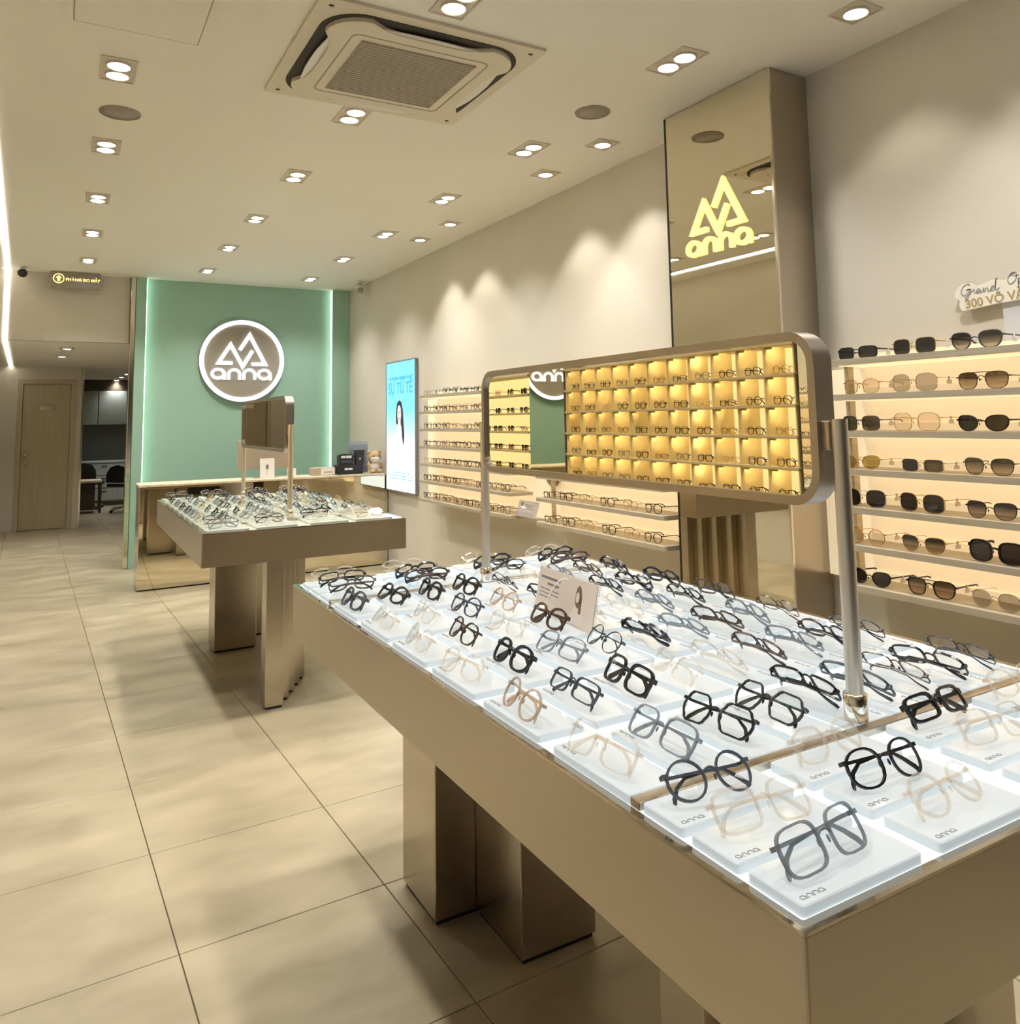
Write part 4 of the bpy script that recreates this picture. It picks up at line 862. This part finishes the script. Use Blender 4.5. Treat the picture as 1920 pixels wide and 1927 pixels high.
MB().bbox(-0.135, 0.135, -0.07, 0.08, 0.0, 0.098, 0.003).build('box_body', M['black'], bx1); MB().box(-0.065, -0.03, -0.0715, -0.07, 0.045, 0.066).box(-0.025, 0.02, -0.0715, -0.07, 0.045, 0.066).build('printed_lines', M['white'], bx1)
bx2 = empty('black_case', (2.61, 8.21, ZK+0.098)); tag(bx2, 'arched black case stacked on the flat black box', 'box')
o = MB().prism([(-0.075, 0), (0.075, 0), (0.078, 0.09), (0.062, 0.108), (0.0, 0.116), (-0.062, 0.108), (-0.078, 0.09)], 0, 0.09).build('case_body', M['black'], bx2); o.matrix_local = face_ny((0, 0.045, 0))
MB().box(-0.058, -0.012, -0.0465, -0.045, 0.070, 0.095).box(-0.006, 0.055, -0.0465, -0.045, 0.070, 0.095).build('printed_lines', M['white'], bx2)
MB().box(-0.06, 0.06, -0.0465, -0.045, 0.022, 0.045).build('stripe', mat('slate stripe', (0.06, 0.065, 0.09), 0.4), bx2)
bx3 = empty('black_canister', (2.745, 8.165, ZK+0.098)); tag(bx3, 'tall slim black holder standing on the flat black box', 'holder')
o = MB().prism([(-0.040, 0), (0.040, 0), (0.048, 0.150), (-0.048, 0.150)], 0, 0.07).build('holder_body', M['black'], bx3); o.matrix_local = face_ny((0, 0.035, 0))
MB().prism(ell(0, 0, 0.010, 0.012, 14), 0, 0.001).build('emblem', M['grille'], bx3).matrix_local = face_ny((0, -0.0355, 0.06))
ah = empty('brochure_holder', (2.80, 8.36, ZK)); tag(ah, 'clear acrylic brochure holder behind the black boxes', 'holder')
MB().bbox(-0.11, 0.11, -0.012, 0.0, 0.0, 0.335, 0.002).build('acrylic_sheet', clearmat('smoky acrylic', (0.80, 0.82, 0.84), (0.55, 0.57, 0.62), 0.3), ah)
MB().bbox(-0.10, 0.10, 0.001, 0.012, 0.0, 0.30, 0.001).build('brochure', mat('grey brochure', (0.40, 0.40, 0.42), 0.6), ah)
# plush toy
TAN = noise_col(mat('tan plush', (0.55, 0.38, 0.20), 0.95), (0.50, 0.34, 0.17), (0.60, 0.43, 0.24), ns=60, bump=0.4); CRM = noise_col(mat('cream plush', (0.75, 0.66, 0.54), 0.95), (0.70, 0.61, 0.49), (0.80, 0.71, 0.59), ns=60, bump=0.4)
pt_ = empty('plush_toy', (2.925, 8.19, ZK)); tag(pt_, 'small tan and cream plush toy sitting at the counter end', 'plush toy')
MB().ball((0, 0, 0.067), (0.062, 0.055, 0.066)).build('body', CRM, pt_); MB().ball((0, 0, 0.165), (0.075, 0.066, 0.070)).build('head', TAN, pt_)
MB().ball((0, -0.030, 0.145), (0.062, 0.045, 0.042)).build('muzzle', CRM, pt_)
for s in (-1, 1):
    MB().ball((s*0.058, 0, 0.222), (0.020, 0.012, 0.022), 10, 7).build('ear', TAN, pt_); MB().ball((s*0.030, -0.062, 0.178), (0.007, 0.005, 0.009), 8, 6).build('eye', M['black'], pt_)
    MB().ball((s*0.070, -0.015, 0.075), (0.022, 0.022, 0.034), 10, 7).build('arm', TAN, pt_); MB().ball((s*0.040, -0.050, 0.020), (0.030, 0.034, 0.0195), 10, 7).build('foot', TAN, pt_)
MB().tube([(x, -0.073+abs(x)*0.22, 0.138+x*x*6) for x in (-0.045, -0.03, -0.015, 0, 0.015, 0.03, 0.045)], 0.002, 5).build('mouth', M['dark_wood'], pt_)

# ------------------------------------------------------------------ back room seen through the opening
kb = empty('base_cabinet', (1.2, 17.35, 0)); tag(kb, 'pale drawer cabinet along the far wall of the back room', 'cabinet'); inv = Matrix.Translation(kb.location).inverted()
def kp(mb, n, m, p=None):
    o = mb.build(n, m, p or kb)
    if p is None: o.matrix_parent_inverse = inv
    return o
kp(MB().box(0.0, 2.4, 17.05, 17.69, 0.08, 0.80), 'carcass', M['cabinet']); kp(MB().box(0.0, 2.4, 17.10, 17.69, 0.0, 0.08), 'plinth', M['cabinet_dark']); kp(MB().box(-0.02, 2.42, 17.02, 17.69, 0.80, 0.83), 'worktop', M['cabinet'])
for i in range(5):
    for z0, z1 in ((0.10, 0.32), (0.335, 0.555), (0.57, 0.785)):
        d = kp(MB().bbox(0.02+i*0.475, 0.475+i*0.475, 17.03, 17.05, z0, z1, 0.004), 'drawer', M['cabinet']); kp(MB().box(0.20+i*0.475, 0.30+i*0.475, 17.015, 17.03, z1-0.05, z1-0.035), 'handle', M['cabinet_dark'], d)
uc = empty('wall_cabinet', (1.2, 17.55, 1.52)); tag(uc, 'pale upper cabinet high on the back room wall', 'cabinet'); inv = Matrix.Translation(uc.location).inverted()
o = MB().box(0.0, 2.4, 17.35, 17.69, 1.52, 2.18).build('carcass', M['cabinet'], uc); o.matrix_parent_inverse = inv
for i in range(4):
    o = MB().bbox(0.01+i*0.6, 0.59+i*0.6, 17.33, 17.35, 1.53, 2.17, 0.004).build('cabinet_door', M['cabinet'], uc); o.matrix_parent_inverse = inv
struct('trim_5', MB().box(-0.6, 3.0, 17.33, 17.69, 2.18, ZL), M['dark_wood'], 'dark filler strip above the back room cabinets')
struct('trim_6', MB().box(-0.6, 3.0, 17.66, 17.69, 0.83, 1.52), M['cabinet_dark'], 'dark grey splashback between the back room cabinets')
bt = empty('side_table', (0.42, 15.9, 0)); tag(bt, 'small brown table just inside the back room', 'table')
MB().bbox(-0.30, 0.22, -0.25, 0.25, 0.52, 0.56, 0.003).build('table_top', M['wood'], bt)
for sx in (-0.28, 0.20):
    for sy in (-0.22, 0.22): MB().bbox(sx-0.02, sx+0.02, sy-0.02, sy+0.02, 0, 0.52, 0.002).build('leg', M['dark_wood'], bt)
MB().box(-0.28, 0.12, -0.20, 0.20, 0.06, 0.50).build('cupboard', M['dark_wood'], bt)
def office_chair(x, y, rz, lb):
    c = empty('office_chair', (x, y, 0), (0, 0, rz)); tag(c, lb, 'chair', 'black office chairs')
    MB().bbox(-0.23, 0.23, -0.22, 0.22, 0.44, 0.50, 0.02, seg=2).build('seat', M['black'], c)
    bk = MB(); pts = [(-0.22, 0.0), (0.22, 0.0), (0.21, 0.16), (0.14, 0.26), (0.0, 0.30), (-0.14, 0.26), (-0.21, 0.16)]
    bk.prism(pts, 0, 0.04).build('backrest', M['black'], c).matrix_local = face_ny((0, 0.24, 0.52))
    MB().tube([(0, 0, 0.06), (0, 0, 0.44)], 0.025, 10).build('column', M['pole_steel'], c)
    for k in range(5):
        a = k*2*PI/5; MB().tube([(0, 0, 0.09), (0.27*math.cos(a), 0.27*math.sin(a), 0.055)], 0.016, 8).build('leg', M['pole_steel'], c); MB().ball((0.27*math.cos(a), 0.27*math.sin(a), 0.0285), 0.0285, 8, 6).build('caster', M['black'], c)
office_chair(1.02, 15.6, 2.4, 'black office chair beside the green wall edge in the back room')
office_chair(0.44, 16.6, 0.3, 'black office chair behind the small brown table')
